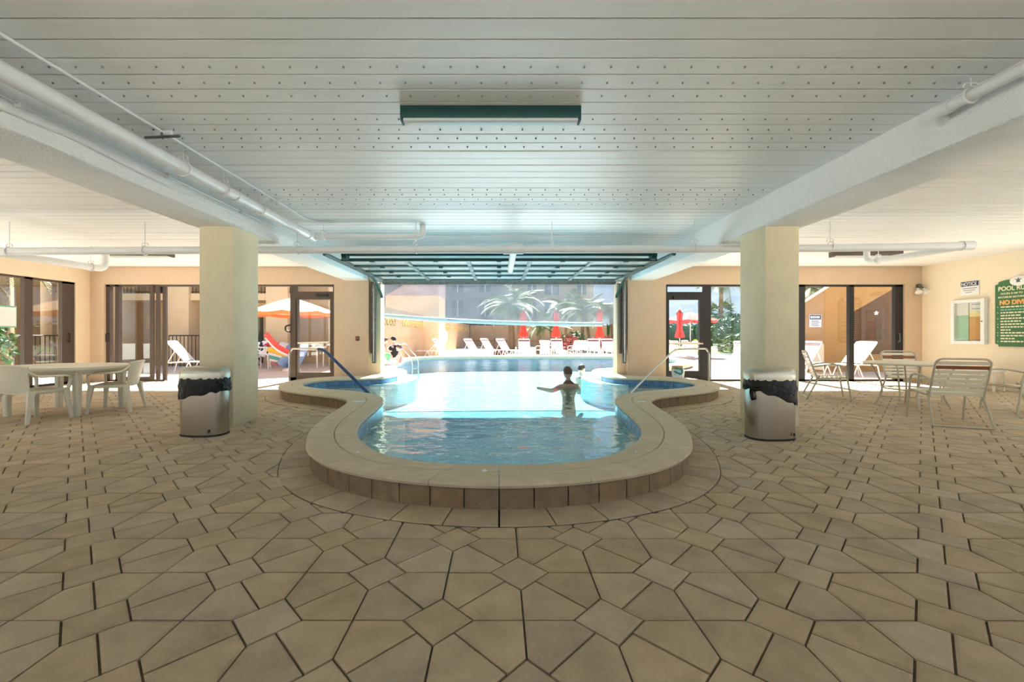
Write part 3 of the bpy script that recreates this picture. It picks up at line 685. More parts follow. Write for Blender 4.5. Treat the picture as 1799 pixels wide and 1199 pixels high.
# ------------------------------------------------------------------ trash cans
def can(x, y, rz, label, slope):
    t = empty('trash_can', (x, y, 0), rz, label=label, cat='trash can', group='steel trash cans by the columns')
    el = lambda f, z, n=40, tilt=0: [(.255*f*(abs(cos(2*pi*k/n))**.72)*(1 if cos(2*pi*k/n) >= 0 else -1), .165*f*(abs(sin(2*pi*k/n))**.72)*(1 if sin(2*pi*k/n) >= 0 else -1), z+tilt*.255*f*cos(2*pi*k/n)) for k in range(n)]
    MB().loft([el(1, 0), el(1, .022)]).build('base_ring', rubber_m, t)
    MB().loft([el(.985, .022), el(.985, .60)]).build('body', steel_m, t)
    n = 64; rows = []
    for z, f in ((.47, 1.0), (.465, 1.05), (.50, 1.07), (.54, 1.04), (.58, 1.07), (.62, 1.03), (.66, 1.02), (.68, .99)):
        rows.append([(p[0]*(1+.02*sin(k*2.3+z*40)), p[1]*(1+.02*sin(k*1.7-z*31)), z+(slope*p[0]*max(0, (.60-z)/.13)-.012*sin(k*.9)*(z < .56))) for k, p in enumerate(el(f, z, n))])
    MB().loft(rows, cap=False).build('bag', bag_m, t)
    MB().loft([el(.97, .60), el(.97, .67)]).build('opening', rubber_m, t)  # solid dark band drawn for the shade inside the hood
    MB().loft([el(1.02, .655), el(1.03, .70), el(1.02, .735), el(.97, .765), el(.86, .785), el(.6, .795), el(.2, .797)]).build('lid', lidsteel_m, t)
    MB().tube(arc([(-.25, -.06, .57), (-.275, -.09, .52), (-.265, -.10, .45), (-.25, -.08, .46)] if slope < 0 else [(.25, -.06, .56), (.275, -.09, .55), (.27, -.08, .52)]), [.012]*(19 if slope < 0 else 13), 8, flat=(1.6, .6)).build('bag_loop', bag_m, t)
    MB().cbox((.155, -.163, .05), (.175, -.155, .085), .002).build('sticker', rubber_m, t)
can(-3.43, 4.98, R(-4), 'oval steel trash can with a black bag in front of the left column', .18)
can(3.04, 4.80, R(4), 'oval steel trash can with a black bag in front of the right column', -.32)

# ------------------------------------------------------------------ plastic table and chairs on the left
t = empty('plastic_table', (-6.52, 6.45, 0), label='ivory plastic garden table on the left', cat='table', group='left table set')
ov = lambda a, b, z, n=48: [(a*abs(cos(2*pi*k/n))**.8*(1 if cos(2*pi*k/n) >= 0 else -1), b*abs(sin(2*pi*k/n))**.8*(1 if sin(2*pi*k/n) >= 0 else -1), z) for k in range(n)]
MB().loft([ov(.74, .56, .64), ov(.78, .60, .645), ov(.795, .615, .67), ov(.79, .61, .70), ov(.77, .59, .705)]).build('tabletop', tabletop_m, t)
MB().loft([ov(.66, .48, .585), ov(.68, .5, .645)]).build('apron', plastic_m, t)
for sx in (-1, 1):
    for sy in (-1, 1):
        MB().loft([[(sx*.50+a*k, sy*.36+b*k, z) for a, b in ((.045, .03), (.03, .045), (-.03, .045), (-.045, .03), (-.045, -.03), (-.03, -.045), (.03, -.045), (.045, -.03))] for z, k in ((0, .75), (.3, .9), (.64, 1.1))]).build('leg', plastic_m, t)
def plastic_chair(x, y, rz, label):
    c = empty('plastic_chair', (x, y, 0), rz, label=label, cat='chair', group='ivory plastic armchairs')
    MB().sheet(lambda u, v: (-.23+.46*u*(1), -.21+.44*v, .40+.02*v-.03*(1-(2*u-1)**2)*(.5+.5*sin(pi*v))+(.02 if v > .9 else 0)*0), 10, 8, .012).build('seat', plastic_m, c)
    MB().tube(fillet([(-.235, -.2, .385), (-.245, .23, .40), (.245, .23, .40), (.235, -.2, .385)], .07), .02, 8).build('seat_rim', plastic_m, c)
    def back(u, v):
        a = (2*u-1); wd = .215+.045*v; top = .36*v*(1-.08*a*a*v)
        return (a*wd, -.21-.10*v+.07*a*a*(.3+v*.7), .40+top)
    MB().sheet(back, 12, 8, .014).build('backrest', plastic_m, c)
    MB().tube([back(u/20, 1) for u in range(21)], .016, 8).build('back_rim', plastic_m, c)
    for s in (-1, 1):
        MB().tube(arc([(s*.24, -.24, .70), (s*.275, -.15, .615), (s*.285, .05, .60), (s*.285, .19, .595), (s*.275, .245, .55), (s*.255, .235, .42)], 6), .026, 10, flat=(1.1, .55)).build('armrest', plastic_m, c)
        for yy, y1, k in ((.215, .255, 1), (-.19, -.265, 1)):
            MB().loft([[(s*(.235+.045*(1-q))+a*w_, yy+(y1-yy)*(1-q)+b*w_, .42*q) for a, b in ((.03, .022), (-.012, .03), (-.03, -.022), (.012, -.03))] for q, w_ in ((0, .62), (.5, .85), (1, 1.25))]).build('leg', plastic_m, c)
    return c
plastic_chair(-6.32, 5.78, R(-6), 'ivory plastic armchair with its back to the camera, left of the plastic table')
plastic_chair(-5.86, 6.55, R(112), 'ivory plastic armchair turned sideways at the right end of the plastic table')

# ------------------------------------------------------------------ strap chairs and round table on the right
def strap(parent, a, b, wdir, wd, m, sag=0, th=.005):
    a, b, wdir = Vector(a), Vector(b), Vector(wdir).normalized(); nrm = (b-a).cross(wdir).normalized()
    return MB().sheet(lambda u, v: a.lerp(b, u)+wdir*wd*(v-.5)+nrm*sag*(1-(2*u-1)**2), 6, 1, th).build('strap', m, parent, smooth=False)
def strap_chair_proto():
    c = empty('strap_chair'); T = .0135
    for s in (-1, 1):
        MB().tube(fillet([(s*.262, -.245, .585), (s*.285, .02, .64), (s*.29, .21, .62), (s*.295, .30, .012)], .09, 7), T, 8).build('arm_frame', frame_m, c)
        MB().tube([(s*.262, -.14, .43), (s*.285, -.33, .012)], T, 8).build('rear_leg', frame_m, c)
        MB().tube([(s*.262, .27, .405), (s*.262, -.20, .375)], T, 8).build('seat_rail', frame_m, c)
    MB().tube([(-.285, -.33, .013), (.285, -.33, .013)], T, 8).build('floor_bar', frame_m, c)
    MB().tube([(-.262, .27, .405), (.262, .27, .405)], T, 8).build('seat_front_bar', frame_m, c)
    MB().tube([(-.262, -.05, .385), (.262, -.05, .385)], T*.8, 8).build('cross_bar', frame_m, c)
    MB().tube(fillet([(-.262, -.17, .36), (-.262, -.34, .86), (.262, -.34, .86), (.262, -.17, .36)], .085, 7), T, 8).build('back_frame', frame_m, c)
    for k in range(8):
        v = .09+.115*k; y = -.17-.17*v; z = .36+.5*v
        strap(c, (-.27, y-.006, z), (.27, y-.006, z), (0, -.17, .5), .045, brown_m if k in (6,) else strap_m)
    for k in range(7):
        y = .235-.066*k; strap(c, (-.27, y, .405+(y-.27)*.06+.012), (.27, y, .405+(y-.27)*.06+.012), (0, 1, .06), .047, strap_m, .012)
    return c
proto = strap_chair_proto(); used = [False]
def put(proto_, used_, loc, rz, label, cat, group):
    o = proto_ if not used_[0] else copy_tree(proto_); used_[0] = True
    o.location = loc; o.rotation_euler = (0, 0, rz); return tag(o, label, cat, group)
G4 = 'strap chairs round the right table'
put(proto, used, (5.88, 5.60, 0), R(-22), 'cream strap armchair in front of the round table, back to the camera', 'chair', G4)
put(proto, used, (7.35, 7.65, 0), R(165), 'cream strap armchair on the far side of the round table', 'chair', G4)
put(proto, used, (7.72, 6.30, 0), R(78), 'cream strap armchair at the right edge of the picture', 'chair', G4)
put(proto, used, (6.02, 7.85, 0), R(-118), 'cream strap armchair beside the window near the right column', 'chair', G4)
t = empty('round_table', (6.62, 6.85, 0), label='round pale patio table with bent tube legs between the strap chairs', cat='table')
MB().lathe([(.55, .685), (.60, .69), (.61, .705), (.60, .72), (.54, .722), (.0001, .722)], 40).build('tabletop', tabletop_m, t)
for k in range(4):
    a = pi/4+k*pi/2+.2; MB().tube(fillet([(.50*cos(a), .50*sin(a), .69), (.36*cos(a), .36*sin(a), .36), (.36*cos(a), .36*sin(a), .20), (.45*cos(a), .45*sin(a), .012)], .08), .014, 8).build('leg', frame_m, t)
MB().tube([(.36*cos(2*pi*k/20), .36*sin(2*pi*k/20), .30) for k in range(20)], .011, 8, closed=True).build('ring', frame_m, t)
t = empty('side_table', (10.2, 8.95, 0), R(20), label='low white plastic side table by the right wall', cat='side table')
MB().cbox((-.22, -.22, .40), (.22, .22, .43), .012).build('tabletop', signw_m, t)
for sx in (-1, 1):
    for sy in (-1, 1): MB().tube([(sx*.17, sy*.17, .41), (sx*.2, sy*.2, .2), (sx*.19, sy*.19, 0)], [.03, .026, .022], 10).build('leg', plastic_m, t)
for sy in (-1, 1): MB().tube(fillet([(-.18, sy*.18, .2), (-.1, sy*.19, .1), (.1, sy*.19, .1), (.18, sy*.18, .2)], .05), .016, 8).build('brace', plastic_m, t)

# ------------------------------------------------------------------ right wall: signs, cabinet, flood light
def lettering(parent, s, size, loc, rot, m, bold=0, align='LEFT', xs=1):
    cu = bpy.data.curves.new('t', 'FONT'); cu.body = s; cu.size = size; cu.align_x = align; cu.offset = bold; cu.extrude = .0006
    ob = bpy.data.objects.new('t', cu); COL.objects.link(ob)
    dg = bpy.context.evaluated_depsgraph_get(); me = bpy.data.meshes.new_from_object(ob.evaluated_get(dg)); bpy.data.objects.remove(ob)
    me.materials.clear(); me.materials.append(m); o = inst('lettering', me, parent, loc, rot, (xs, 1, 1)); return o
WR = (R(90), 0, R(-90))                                     # reading direction on the right wall: towards the camera
def wsign(name, y_left, z0, label, cat): return empty(name, (XWR, y_left, z0), label=label, cat=cat)
s_ = wsign('notice_sign', 9.80, 2.06, 'white NOTICE sign with a navy band on the right wall', 'sign')
MB().cbox((-.012, -.38, 0), (0, 0, .32), .003).build('panel', signw_m, s_)
MB().box((-.0135, -.37, .205), (-.0121, -.01, .31)).build('band', navy_m, s_)
lettering(s_, 'NOTICE', .10, (-.0142, -.02, .222), WR, signw_m, .002, xs=.86)
for k, (a, b) in enumerate(((.04, .34), (.06, .30), (.10, .24))): MB().box((-.0132, -b, .15-.045*k), (-.0121, -a, .162-.045*k)).build('print_line', track_m, s_)
s_ = wsign('notice_cabinet', 9.95, .96, 'white wall-mounted notice cabinet with green and orange papers', 'cabinet')
q = MB()
for a, b in (((-.09, -.70, 0), (0, -.62, 1.0)), ((-.09, -.08, 0), (0, 0, 1.0)), ((-.09, -.62, 0), (0, -.08, .07)), ((-.09, -.62, .93), (0, -.08, 1.0))): q.cbox(a, b, .006)
q.build('frame', signw_m, s_)
MB().box((-.03, -.62, .07), (-.005, -.08, .93)).build('back_panel', signw_m, s_)
for m_, y0, y1, z0, z1 in ((paperg_m, -.34, -.09, .08, .65), (papero_m, -.61, -.355, .08, .61), (papery_m, -.61, -.355, .61, .73), (signw_m, -.61, -.355, .73, .92), (signw_m, -.34, -.09, .65, .92)):
    MB().box((-.034, y0, z0), (-.031, y1, z1)).build('paper', m_, s_, smooth=False)
MB().box((-.038, -.355, .07), (-.030, -.345, .93)).build('divider', track_m, s_)
for z in (.78, .88): MB().box((-.0352, -.58, z), (-.0342, -.40, z+.012)).build('print_line', track_m, s_)
MB().box((-.082, -.62, .07), (-.078, -.08, .93)).build('pane', glass_m, s_)
MB().lathe([(.012, 0), (.012, .02)], 10).build('lock', track_m, s_, loc=(-.09, -.655, .5), rot=(0, R(-90), 0))
s_ = wsign('pool_rules_board', 9.10, .92, 'green pool rules board with cream and orange lettering on the right wall', 'sign')
SW, SH = .84, 1.36; c_ = .06
poly = [(-SW+c_, 0), (-c_, 0), (-c_, c_*.6), (0, c_), (0, SH-c_), (-c_, SH-c_*.6), (-c_, SH), (-SW*.5+.22, SH+.03), (-SW*.5-.22, SH+.03), (-SW+c_, SH), (-SW+c_, SH-c_*.6), (-SW, SH-c_), (-SW, c_), (-SW+c_, c_*.6)]
q = MB(); n = len(poly); q.add([(-.03, y, z) for y, z in poly]+[(0, y, z) for y, z in poly], [tuple(range(n)), tuple(range(n, 2*n))[::-1]]+[(i, (i+1) % n, n+(i+1) % n, n+i) for i in range(n)])
fix_normals(q.build('board', green_m, s_, smooth=False))
MB().lathe([(.15, 0), (.15, .012), (.14, .016)], 28, sx=1, sy=.68).build('emblem_plate', signw_m, s_, loc=(-.03, -SW/2, SH-.01), rot=(R(90), 0, R(-90)))
tu = MB(); tu.sphere((0, 0, .004), .036, 12, 6, (.8, 1, .15)); tu.sphere((0, .045, .004), .013, 8, 6, (1, 1.2, .3))
for a, l in ((.7, .055), (2.45, .055), (3.9, .04), (5.5, .04)): tu.tube([(.02*cos(a), .02*sin(a), .003), (l*cos(a)*1.2, l*sin(a)*1.1, .003)], [.012, .005], 6, flat=(1, .3))
tu.build('turtle_emblem', track_m, s_, loc=(-.046, -SW/2, SH-.01), rot=(R(90), 0, R(-90)))
lettering(s_, 'POOL RULES', .125, (-.0305, -.055, SH-.19), WR, signcream_m, .003, xs=.88)
lettering(s_, 'HOURS: 8 AM TO 10 PM', .052, (-.0305, -.10, SH-.27), WR, signcream_m, .001, xs=.95)
lettering(s_, 'MAXIMUM BATHING LOAD', .055, (-.0305, -.055, SH-.345), WR, signcream_m, .001, xs=.95)
lettering(s_, 'NO DIVING', .125, (-.0305, -.08, SH-.48), WR, signor_m, .006, xs=.92)
zz = SH-.545
for k in range(13):
    col_ = signteal_m if k == 1 else signcream_m
    L_ = (.62, .66, .60, .34, .62, .35, .58, .62, .15, .63, .58, .24, .60)[k]
    if k not in (1, 3, 5, 8, 11): MB().lathe([(.009, 0), (.009, .002)], 8).build('bullet', signcream_m, s_, loc=(-.03, -.05, zz+.012), rot=(0, R(-90), 0))
    y = -.10; i = 0
    while y > -.10-L_:
        l = random.uniform(.03, .085); MB().box((-.0312, max(-SW+.05, y-l), zz), (-.0301, y, zz+.026)).build('print_line', col_, s_, smooth=False); y -= l+.014
    zz -= .06
fl = empty('flood_light', (10.45, WALLY-.02, 2.27), label='small twin flood light in the back right corner', cat='light fixture')
MB().lathe([(.06, -.02), (.06, .02)], 14).build('base', track_m, fl, loc=(.04, -.02, .12), rot=(R(90), 0, 0))
for s in (-1, 1):
    MB().lathe([(.02, 0), (.03, .04), (.065, .09), (.075, .13), (.06, .145)], 14).build('lamp_head', signw_m, fl, loc=(.04+s*.07, -.05, .06), rot=(R(150), 0, s*R(25)))
    MB().tube([(.04, -.03, .12), (.04+s*.07, -.05, .07)], .012).build('arm', track_m, fl)
sw = empty('call_box', (-3.55, WALLY, 1.02), label='small red call box on the left pier', cat='switch')
MB().cbox((-.045, -.02, 0), (.045, 0, .11), .004).build('plate', bronze_m, sw); MB().cbox((-.022, -.03, .03), (.022, -.02, .08), .003).build('button', mat('red_button', (.45, .04, .03), .4), sw)

# ------------------------------------------------------------------ people
def skin_body(name, joints, edges, m, parent, sub=2):
    me = bpy.data.meshes.new(name); me.from_pydata([j[0] for j in joints], edges, []); me.materials.append(m)
    o = bpy.data.objects.new(name, me); COL.objects.link(o); o.parent = parent
    md = o.modifiers.new('skin', 'SKIN'); md.use_smooth_shade = True
    for i, j in enumerate(joints):
        r = j[1]; me.skin_vertices[0].data[i].radius = r if isinstance(r, tuple) else (r, r)
    me.skin_vertices[0].data[0].use_root = True
    sb = o.modifiers.new('sub', 'SUBSURF'); sb.levels = sub; sb.render_levels = sub
    return o
def head(parent, c, r, look, hair, hm, skin, rx=0):
    h = empty('head_group'); bpy.data.objects.remove(h)
    q = MB(); q.sphere((0, 0, 0), 1, 20, 14, (.76*r, .92*r, 1.12*r))
    q.sphere((0, .86*r, -.12*r), .15*r, 8, 6, (1, 1.2, 1.4)); q.sphere((0, .55*r, -.78*r), .36*r, 10, 8, (1, .9, .8))
    for s in (-1, 1): q.sphere((s*.76*r, -.02*r, -.1*r), .2*r, 8, 6, (.4, .8, 1.25))
    o = q.build('head', skin, parent, loc=c, rot=(rx, 0, look))
    e = MB()
    for s in (-1, 1): e.sphere((s*.3*r, .82*r, .08*r), .09*r, 8, 6)
    e.build('eyes', blackcloth_m, o)
    MB().tube([(-.22*r, .83*r, -.52*r), (0, .88*r, -.53*r), (.22*r, .83*r, -.52*r)], .05*r, 6).build('mouth', redleaf_m, o)
    if hair:
        hq = MB(); rows = []; n = 20
        for k in range(8):
            th = k/7*1.75
            rows.append([((.80*r)*sin(th)*cos(2*pi*i/n), (.97*r)*sin(th)*sin(2*pi*i/n)-.06*r, max(1.18*r*cos(th), -.05*r if sin(2*pi*i/n) > .2 else -.6*r)+(.45*r*max(0, sin(2*pi*i/n))*(th/1.75))) for i in range(n)])
        hq.loft(rows, cap=True).build('hair', hm, o)
    return o
def swimmer(loc, rz, label, skin, hm, deep=0):
    p = empty('person', loc, rz, label=label, cat='person')
    J = [((0, 0, -.55), (.15, .11)), ((0, 0, -.25), (.145, .10)), ((0, .0, -.06), (.17, .105)), ((0, 0, .0), (.09, .08)), ((0, .01, .08), (.055, .055)), ((0, .02, .16), (.05, .05)),
         ((-.19, 0, -.05), .065), ((-.34, .10, -.14), .05), ((-.50, .26, -.10), .042), ((-.58, .34, -.09), .03),
         ((.19, 0, -.05), .065), ((.32, .12, -.16), .05), ((.44, .30, -.12), .042), ((.50, .38, -.11), .03), ((-.09, .0, -.68), .09), ((-.12, .15, -1.0), .065), ((.09, 0, -.68), .09), ((.12, .15, -1.0), .065)]
    E = [(0, 1), (1, 2), (2, 3), (3, 4), (4, 5), (2, 6), (6, 7), (7, 8), (8, 9), (2, 10), (10, 11), (11, 12), (12, 13), (0, 14), (14, 15), (0, 16), (16, 17)]
    skin_body('body', J, E, skin, p); head(p, (0, .03, .24), .115, 0, True, hm, skin)
    return p
swimmer((1.46, 9.0, WZ+.05), R(20), 'bare-shouldered swimmer with short hair wading in the middle of the pool', skinA_m, hairb_m)
swimmer((2.35, 12.3, WZ-.13), R(-70), 'dark-haired swimmer with only the head above water behind the other', skinB_m, hair_m)
# adult in a cap and dark top sitting on the far left pool edge, with two children and a float
p = empty('person', (-3.62, 15.0, 0), R(60), label='person in a black top and dark cap sitting on the left pool edge', cat='person')
J = [((0, 0, .32), (.16, .13)), ((0, .02, .52), (.14, .11)), ((0, .06, .74), (.17, .11)), ((0, .08, .83), .07), ((0, .10, .92), .05),
     ((-.19, .06, .74), .06), ((-.22, .16, .54), .045), ((-.10, .34, .50), .035), ((.19, .06, .74), .06), ((.22, .16, .54), .045), ((.10, .34, .50), .035),
     ((-.10, .12, .30), .085), ((-.11, .45, .30), .065), ((-.11, .48, -.05), .05), ((.10, .12, .30), .085), ((.11, .45, .30), .065), ((.11, .48, -.05), .05)]
E = [(0, 1), (1, 2), (2, 3), (3, 4), (2, 5), (5, 6), (6, 7), (2, 8), (8, 9), (9, 10), (0, 11), (11, 12), (12, 13), (0, 14), (14, 15), (15, 16)]
b_ = skin_body('body', J, E, skinB_m, p); head(p, (0, .13, 1.0), .105, 0, True, blackcloth_m, skinB_m)
JT = [((0, 0, .30), (.185, .15)), ((0, .02, .52), (.165, .135)), ((0, .06, .74), (.195, .135)), ((0, .075, .81), .09), ((-.19, .06, .74), .075), ((-.215, .13, .60), .065), ((.19, .06, .74), .075), ((.215, .13, .60), .065)]
skin_body('black_top', JT, [(0, 1), (1, 2), (2, 3), (2, 4), (4, 5), (2, 6), (6, 7)], blackcloth_m, p)
MB().lathe([(.13, 0), (.12, .012)], 16, sx=.8).build('cap_brim', blackcloth_m, p, loc=(0, .22, 1.04))
def child(loc, rz, label, hm, top):
    p = empty('person', loc, rz, label=label, cat='person')
    J = [((0, 0, 0), (.10, .08)), ((0, 0, .16), (.09, .07)), ((0, 0, .30), (.11, .07)), ((0, 0, .37), .045), ((0, 0, .42), .035),
         ((-.12, 0, .29), .04), ((-.16, .10, .17), .03), ((-.10, .22, .16), .025), ((.12, 0, .29), .04), ((.16, .10, .17), .03), ((.10, .22, .16), .025), ((-.06, .06, -.02), .05), ((-.07, .26, -.05), .04), ((.06, .06, -.02), .05), ((.07, .26, -.05), .04)]
    skin_body('body', J, [(0, 1), (1, 2), (2, 3), (3, 4), (2, 5), (5, 6), (6, 7), (2, 8), (8, 9), (9, 10), (0, 11), (11, 12), (0, 13), (13, 14)], skinB_m, p)
    if top: skin_body('shirt', [((0, 0, -.02), (.115, .095)), ((0, 0, .16), (.105, .085)), ((0, 0, .31), (.12, .085))], [(0, 1), (1, 2)], top, p)
    head(p, (0, .02, .52), .10, 0, True, hm, skinB_m); return p
child((-3.95, 14.75, .45), R(-60), 'brown-haired child at the left edge of the opening, taller of the two', hairb_m, mat('pale_shirt', (.6, .68, .85), .8))
child((-3.92, 14.25, .25), R(-30), 'dark-haired small child sitting in front on the left pool edge', hair_m, None)
child((-3.35, 14.35, .22), R(90), 'bare-armed toddler in front of the person in black', hairb_m, mat('coral_swimsuit', (.75, .22, .15), .7))
ft = empty('duck_float', (-3.66, 13.9, .2), R(-40), label='green and white inflatable duck ring on the left pool edge', cat='pool float')
MB().tube([(.24*cos(2*pi*k/24), .2*sin(2*pi*k/24), .09) for k in range(24)], .09, 10, closed=True).build('ring', signw_m, ft)
MB().sphere((0, 0, 0), .1, 12, 8).build('duck_head', mat('float_green', (.12, .55, .18), .35), ft, loc=(.2, -.1, .3)); MB().sphere((0, 0, 0), .05, 10, 6, (1.5, 1, .6)).build('beak', yellow_m, ft, loc=(.1, -.14, .29)); MB().tube([(.2, -.1, .15), (.2, -.1, .28)], .06).build('duck_neck', MATS['float_green'], ft)

# pool ladder at the far left
ld = empty('pool_ladder', (-3.72, 15.8, 0), R(-15), label='steel pool ladder with two hoop rails on the left pool edge', cat='pool ladder')
for y in (0, .5):
    MB().tube(fillet([(-.45, y, .1), (-.45, y, .78), (-.05, y, .88), (.55, y, .30), (.55, y, -.6)], .2, 6), .026, 8).build('rail', chrome_m, ld)
for z in (-.1, -.35): MB().box((.50, 0, z), (.60, .5, z+.03)).build('step', chrome_m, ld)

# ------------------------------------------------------------------ loungers
def lounger_proto():
    c = empty('strap_lounger'); T = .014; bz = .36; hx, hz = -.50, .62
    for s in (-1, 1):
        MB().tube([(-.35, s*.30, bz), (1.05, s*.30, bz)], T, 6).build('side_rail', wframe_m, c)
        for x in (-.15, .75): MB().tube(fillet([(x-.16, s*.31, .0), (x, s*.31, bz), (x+.16, s*.31, 0)], .03, 3), T, 6).build('leg', wframe_m, c)
    MB().tube(fillet([(-.25, -.30, bz), (-.25+hx, -.30, bz+hz), (-.25+hx, .30, bz+hz), (-.25, .30, bz)], .08, 5), T, 6).build('back_frame', wframe_m, c)
    for s in (-1, 1): MB().tube([(-.25+hx*.55, s*.28, bz+hz*.55), (-.72, s*.28, bz-.02)], T*.8, 6).build('back_strut', wframe_m, c)
    MB().tube([(-.72, -.30, bz-.02), (-.72, .30, bz-.02)], T, 6).build('rear_bar', wframe_m, c); 
    for s in (-1, 1): MB().tube(fillet([(-.35, s*.30, bz), (-.74, s*.30, bz-.02), (-.82, s*.30, 0)], .04, 3), T, 6).build('rear_leg', wframe_m, c)
    for k in range(13): x = -.18+.098*k; strap(c, (x, -.31, bz+.012), (x, .31, bz+.012), (1, 0, 0), .078, wstrap_m, .01)
    for k in range(8):
        v = .10+.118*k; strap(c, (-.25+hx*v, -.31, bz+hz*v+.012), (-.25+hx*v, .31, bz+hz*v+.012), (hx, 0, hz), .08, maroon_m if k == 6 else wstrap_m, .008)
    return c
LPROTO = lounger_proto(); LU = [False]; GL = 'white strap loungers on the deck'
def lounger(x, y, rz, label): return put(LPROTO, LU, (x, y, 0), R(rz), label, 'lounger', GL)
lounger(-3.9, 22.3, 187, 'white lounger farthest left beyond the pool, backrest to the right')
lounger(-2.75, 22.6, -15, 'white lounger below the life ring, second from the left beyond the pool')
lounger(-1.15, 22.6, -40, 'white lounger beyond the pool, third from the left')
lounger(-.35, 24.3, -42, 'white lounger beyond the pool next to the brown board')
lounger(.55, 23.2, -45, 'white lounger beyond the pool just left of the first red parasol')
lounger(1.35, 22.6, -90, 'white lounger facing the pool under the left closed red parasol')
lounger(3.12, 22.6, -90, 'white lounger facing the pool under the middle closed red parasol')
lounger(5.15, 22.6, -88, 'white lounger facing the pool under the right closed red parasol')
lounger(5.85, 22.6, -92, 'white lounger facing the pool, right neighbour under the right red parasol')
lounger(6.6, 22.5, -90, 'white lounger facing the pool half hidden by the right pier')
lounger(-9.2, 13.1, 12, 'white lounger seen through the open sliding doors on the left')
lounger(-9.8, 15.6, 10, 'white lounger deeper in the left courtyard behind the glass')
lounger(8.75, 16.4, 170, 'white lounger seen between the right door and the column')
lounger(9.45, 11.75, 186, 'white lounger leaning back by the ochre stair wall, right of two')
lounger(8.95, 12.9, 200, 'white lounger by the ochre stair wall, next to the right column')
# upright pool chairs between the loungers (white, seen small)
def armchair_white(x, y, rz, label):
    c = empty('deck_chair', (x, y, 0), R(rz), label=label, cat='chair', group='white deck chairs'); T = .016
    for s in (-1, 1):
        MB().tube(fillet([(s*.27, -.30, 0), (s*.27, -.25, .62), (s*.27, .22, .60), (s*.27, .26, 0)], .1, 5), T, 6).build('arm_frame', wframe_m, c)
    MB().tube(fillet([(-.25, -.12, .36), (-.25, -.36, .88), (.25, -.36, .88), (.25, -.12, .36)], .08, 5), T, 6).build('back_frame', wframe_m, c)
    for k in range(5): strap(c, (-.26, -.15-.046*k, .44+.095*k), (.26, -.15-.046*k, .44+.095*k), (0, -.24, .52), .075, wstrap_m)
    for k in range(4): strap(c, (-.26, -.05+.09*k, .40), (.26, -.05+.09*k, .40), (0, 1, 0), .075, wstrap_m)
    return c
for x, y, r, l in ((2.25, 22.3, 30, 'white deck chair between the left and middle closed parasols'), (2.65, 23.6, -60, 'white deck chair behind the pool, left of the middle parasol'), (3.95, 22.4, 25, 'white deck chair right of the middle closed parasol'), (4.45, 22.4, -25, 'white deck chair left of the right closed parasol'),
                   (9.0, 22.2, 150, 'white deck chair left of the patio table outside the right door'), (9.5, 23.9, 180, 'white deck chair behind the outdoor patio table'), (10.1, 22.0, -10, 'white deck chair in front of the outdoor patio table'), (10.6, 23.8, 200, 'white deck chair at the right of the outdoor patio table'), (11.7, 20.6, 170, 'white deck chair near the yellow flowers outside')):
    armchair_white(x, y, r, l)
ot = empty('patio_table', (9.75, 22.9, 0), label='round white patio table outside the right door', cat='table')
MB().lathe([(.7, .72), (.74, .735), (.72, .755), (.001, .755)], 28).build('tabletop', wframe_m, ot)
for k in range(4): MB().tube([(.55*cos(k*pi/2+.5), .55*sin(k*pi/2+.5), .73), (.42*cos(k*pi/2+.5), .42*sin(k*pi/2+.5), 0)], .02, 6).build('leg', wframe_m, ot)

# ------------------------------------------------------------------ parasols
def closed_parasol(x, y, label, zb=1.05, zt=2.55, m=red_m):
    e = empty('closed_parasol', (x, y, 0), label=label, cat='parasol', group='closed red parasols'); n = 16; rows = []
    for t, r in ((0, .10), (.03, .22), (.12, .21), (.3, .13), (.6, .115), (.80, .13), (.86, .16), (.9, .10), (1, .02)):
        rows.append([((r*(1+.22*cos(8*2*pi*k/n)))*cos(2*pi*k/n), (r*(1+.22*cos(8*2*pi*k/n)))*sin(2*pi*k/n), zb+(zt-zb)*t) for k in range(n)])
    MB().loft(rows).build('canopy', m, e); MB().tube([(0, 0, 0), (0, 0, zt+.06)], .025, 8).build('pole', wframe_m, e)
    MB().sphere((0, 0, zt+.08), .045, 8, 6).build('finial', wframe_m, e); MB().lathe([(.25, 0), (.25, .05), (.06, .09)], 18).build('base', wframe_m, e)
closed_parasol(1.32, 23.3, 'closed red parasol left of the three beyond the pool')
closed_parasol(3.10, 23.3, 'closed red parasol in the middle of the three beyond the pool')
closed_parasol(5.48, 23.3, 'closed red parasol right of the three, beside the vinyl curtain end', 1.02, 2.6)
closed_parasol(9.3, 22.0, 'closed red parasol seen through the right glass door', 1.02, 2.5)
def open_parasol(x, y, r, ze, za_, m, label, under=None):
    e = empty('open_parasol', (x, y, 0), .25, label=label, cat='parasol'); n = 8
    for k in range(n):
        a0, a1 = 2*pi*k/n, 2*pi*(k+1)/n
        def fn(u, v, a0=a0, a1=a1):
            rr = r*v; p = Vector((cos(a0), sin(a0), 0)).lerp(Vector((cos(a1), sin(a1), 0)), u)*rr
            return (p.x, p.y, za_-(za_-ze)*(v**1.15)-.05*sin(pi*u)*v)
        MB().sheet(fn, 6, 6, .006).build('panel', m, e)
        def vf(u, v, a0=a0, a1=a1):
            p = Vector((cos(a0), sin(a0), 0)).lerp(Vector((cos(a1), sin(a1), 0)), u)*r
            return (p.x, p.y, ze-.05*sin(pi*u)-.11*v)
        MB().sheet(vf, 6, 1, .006).build('valance', under or m, e)
        MB().tube([(0, 0, za_-.05), (r*cos(a0), r*sin(a0), ze)], .01, 6).build('rib', wframe_m, e)
    MB().tube([(0, 0, 0), (0, 0, za_+.08)], .025, 8).build('pole', wframe_m, e); MB().lathe([(.28, 0), (.28, .05), (.06, .1)], 18).build('base', wframe_m, e)
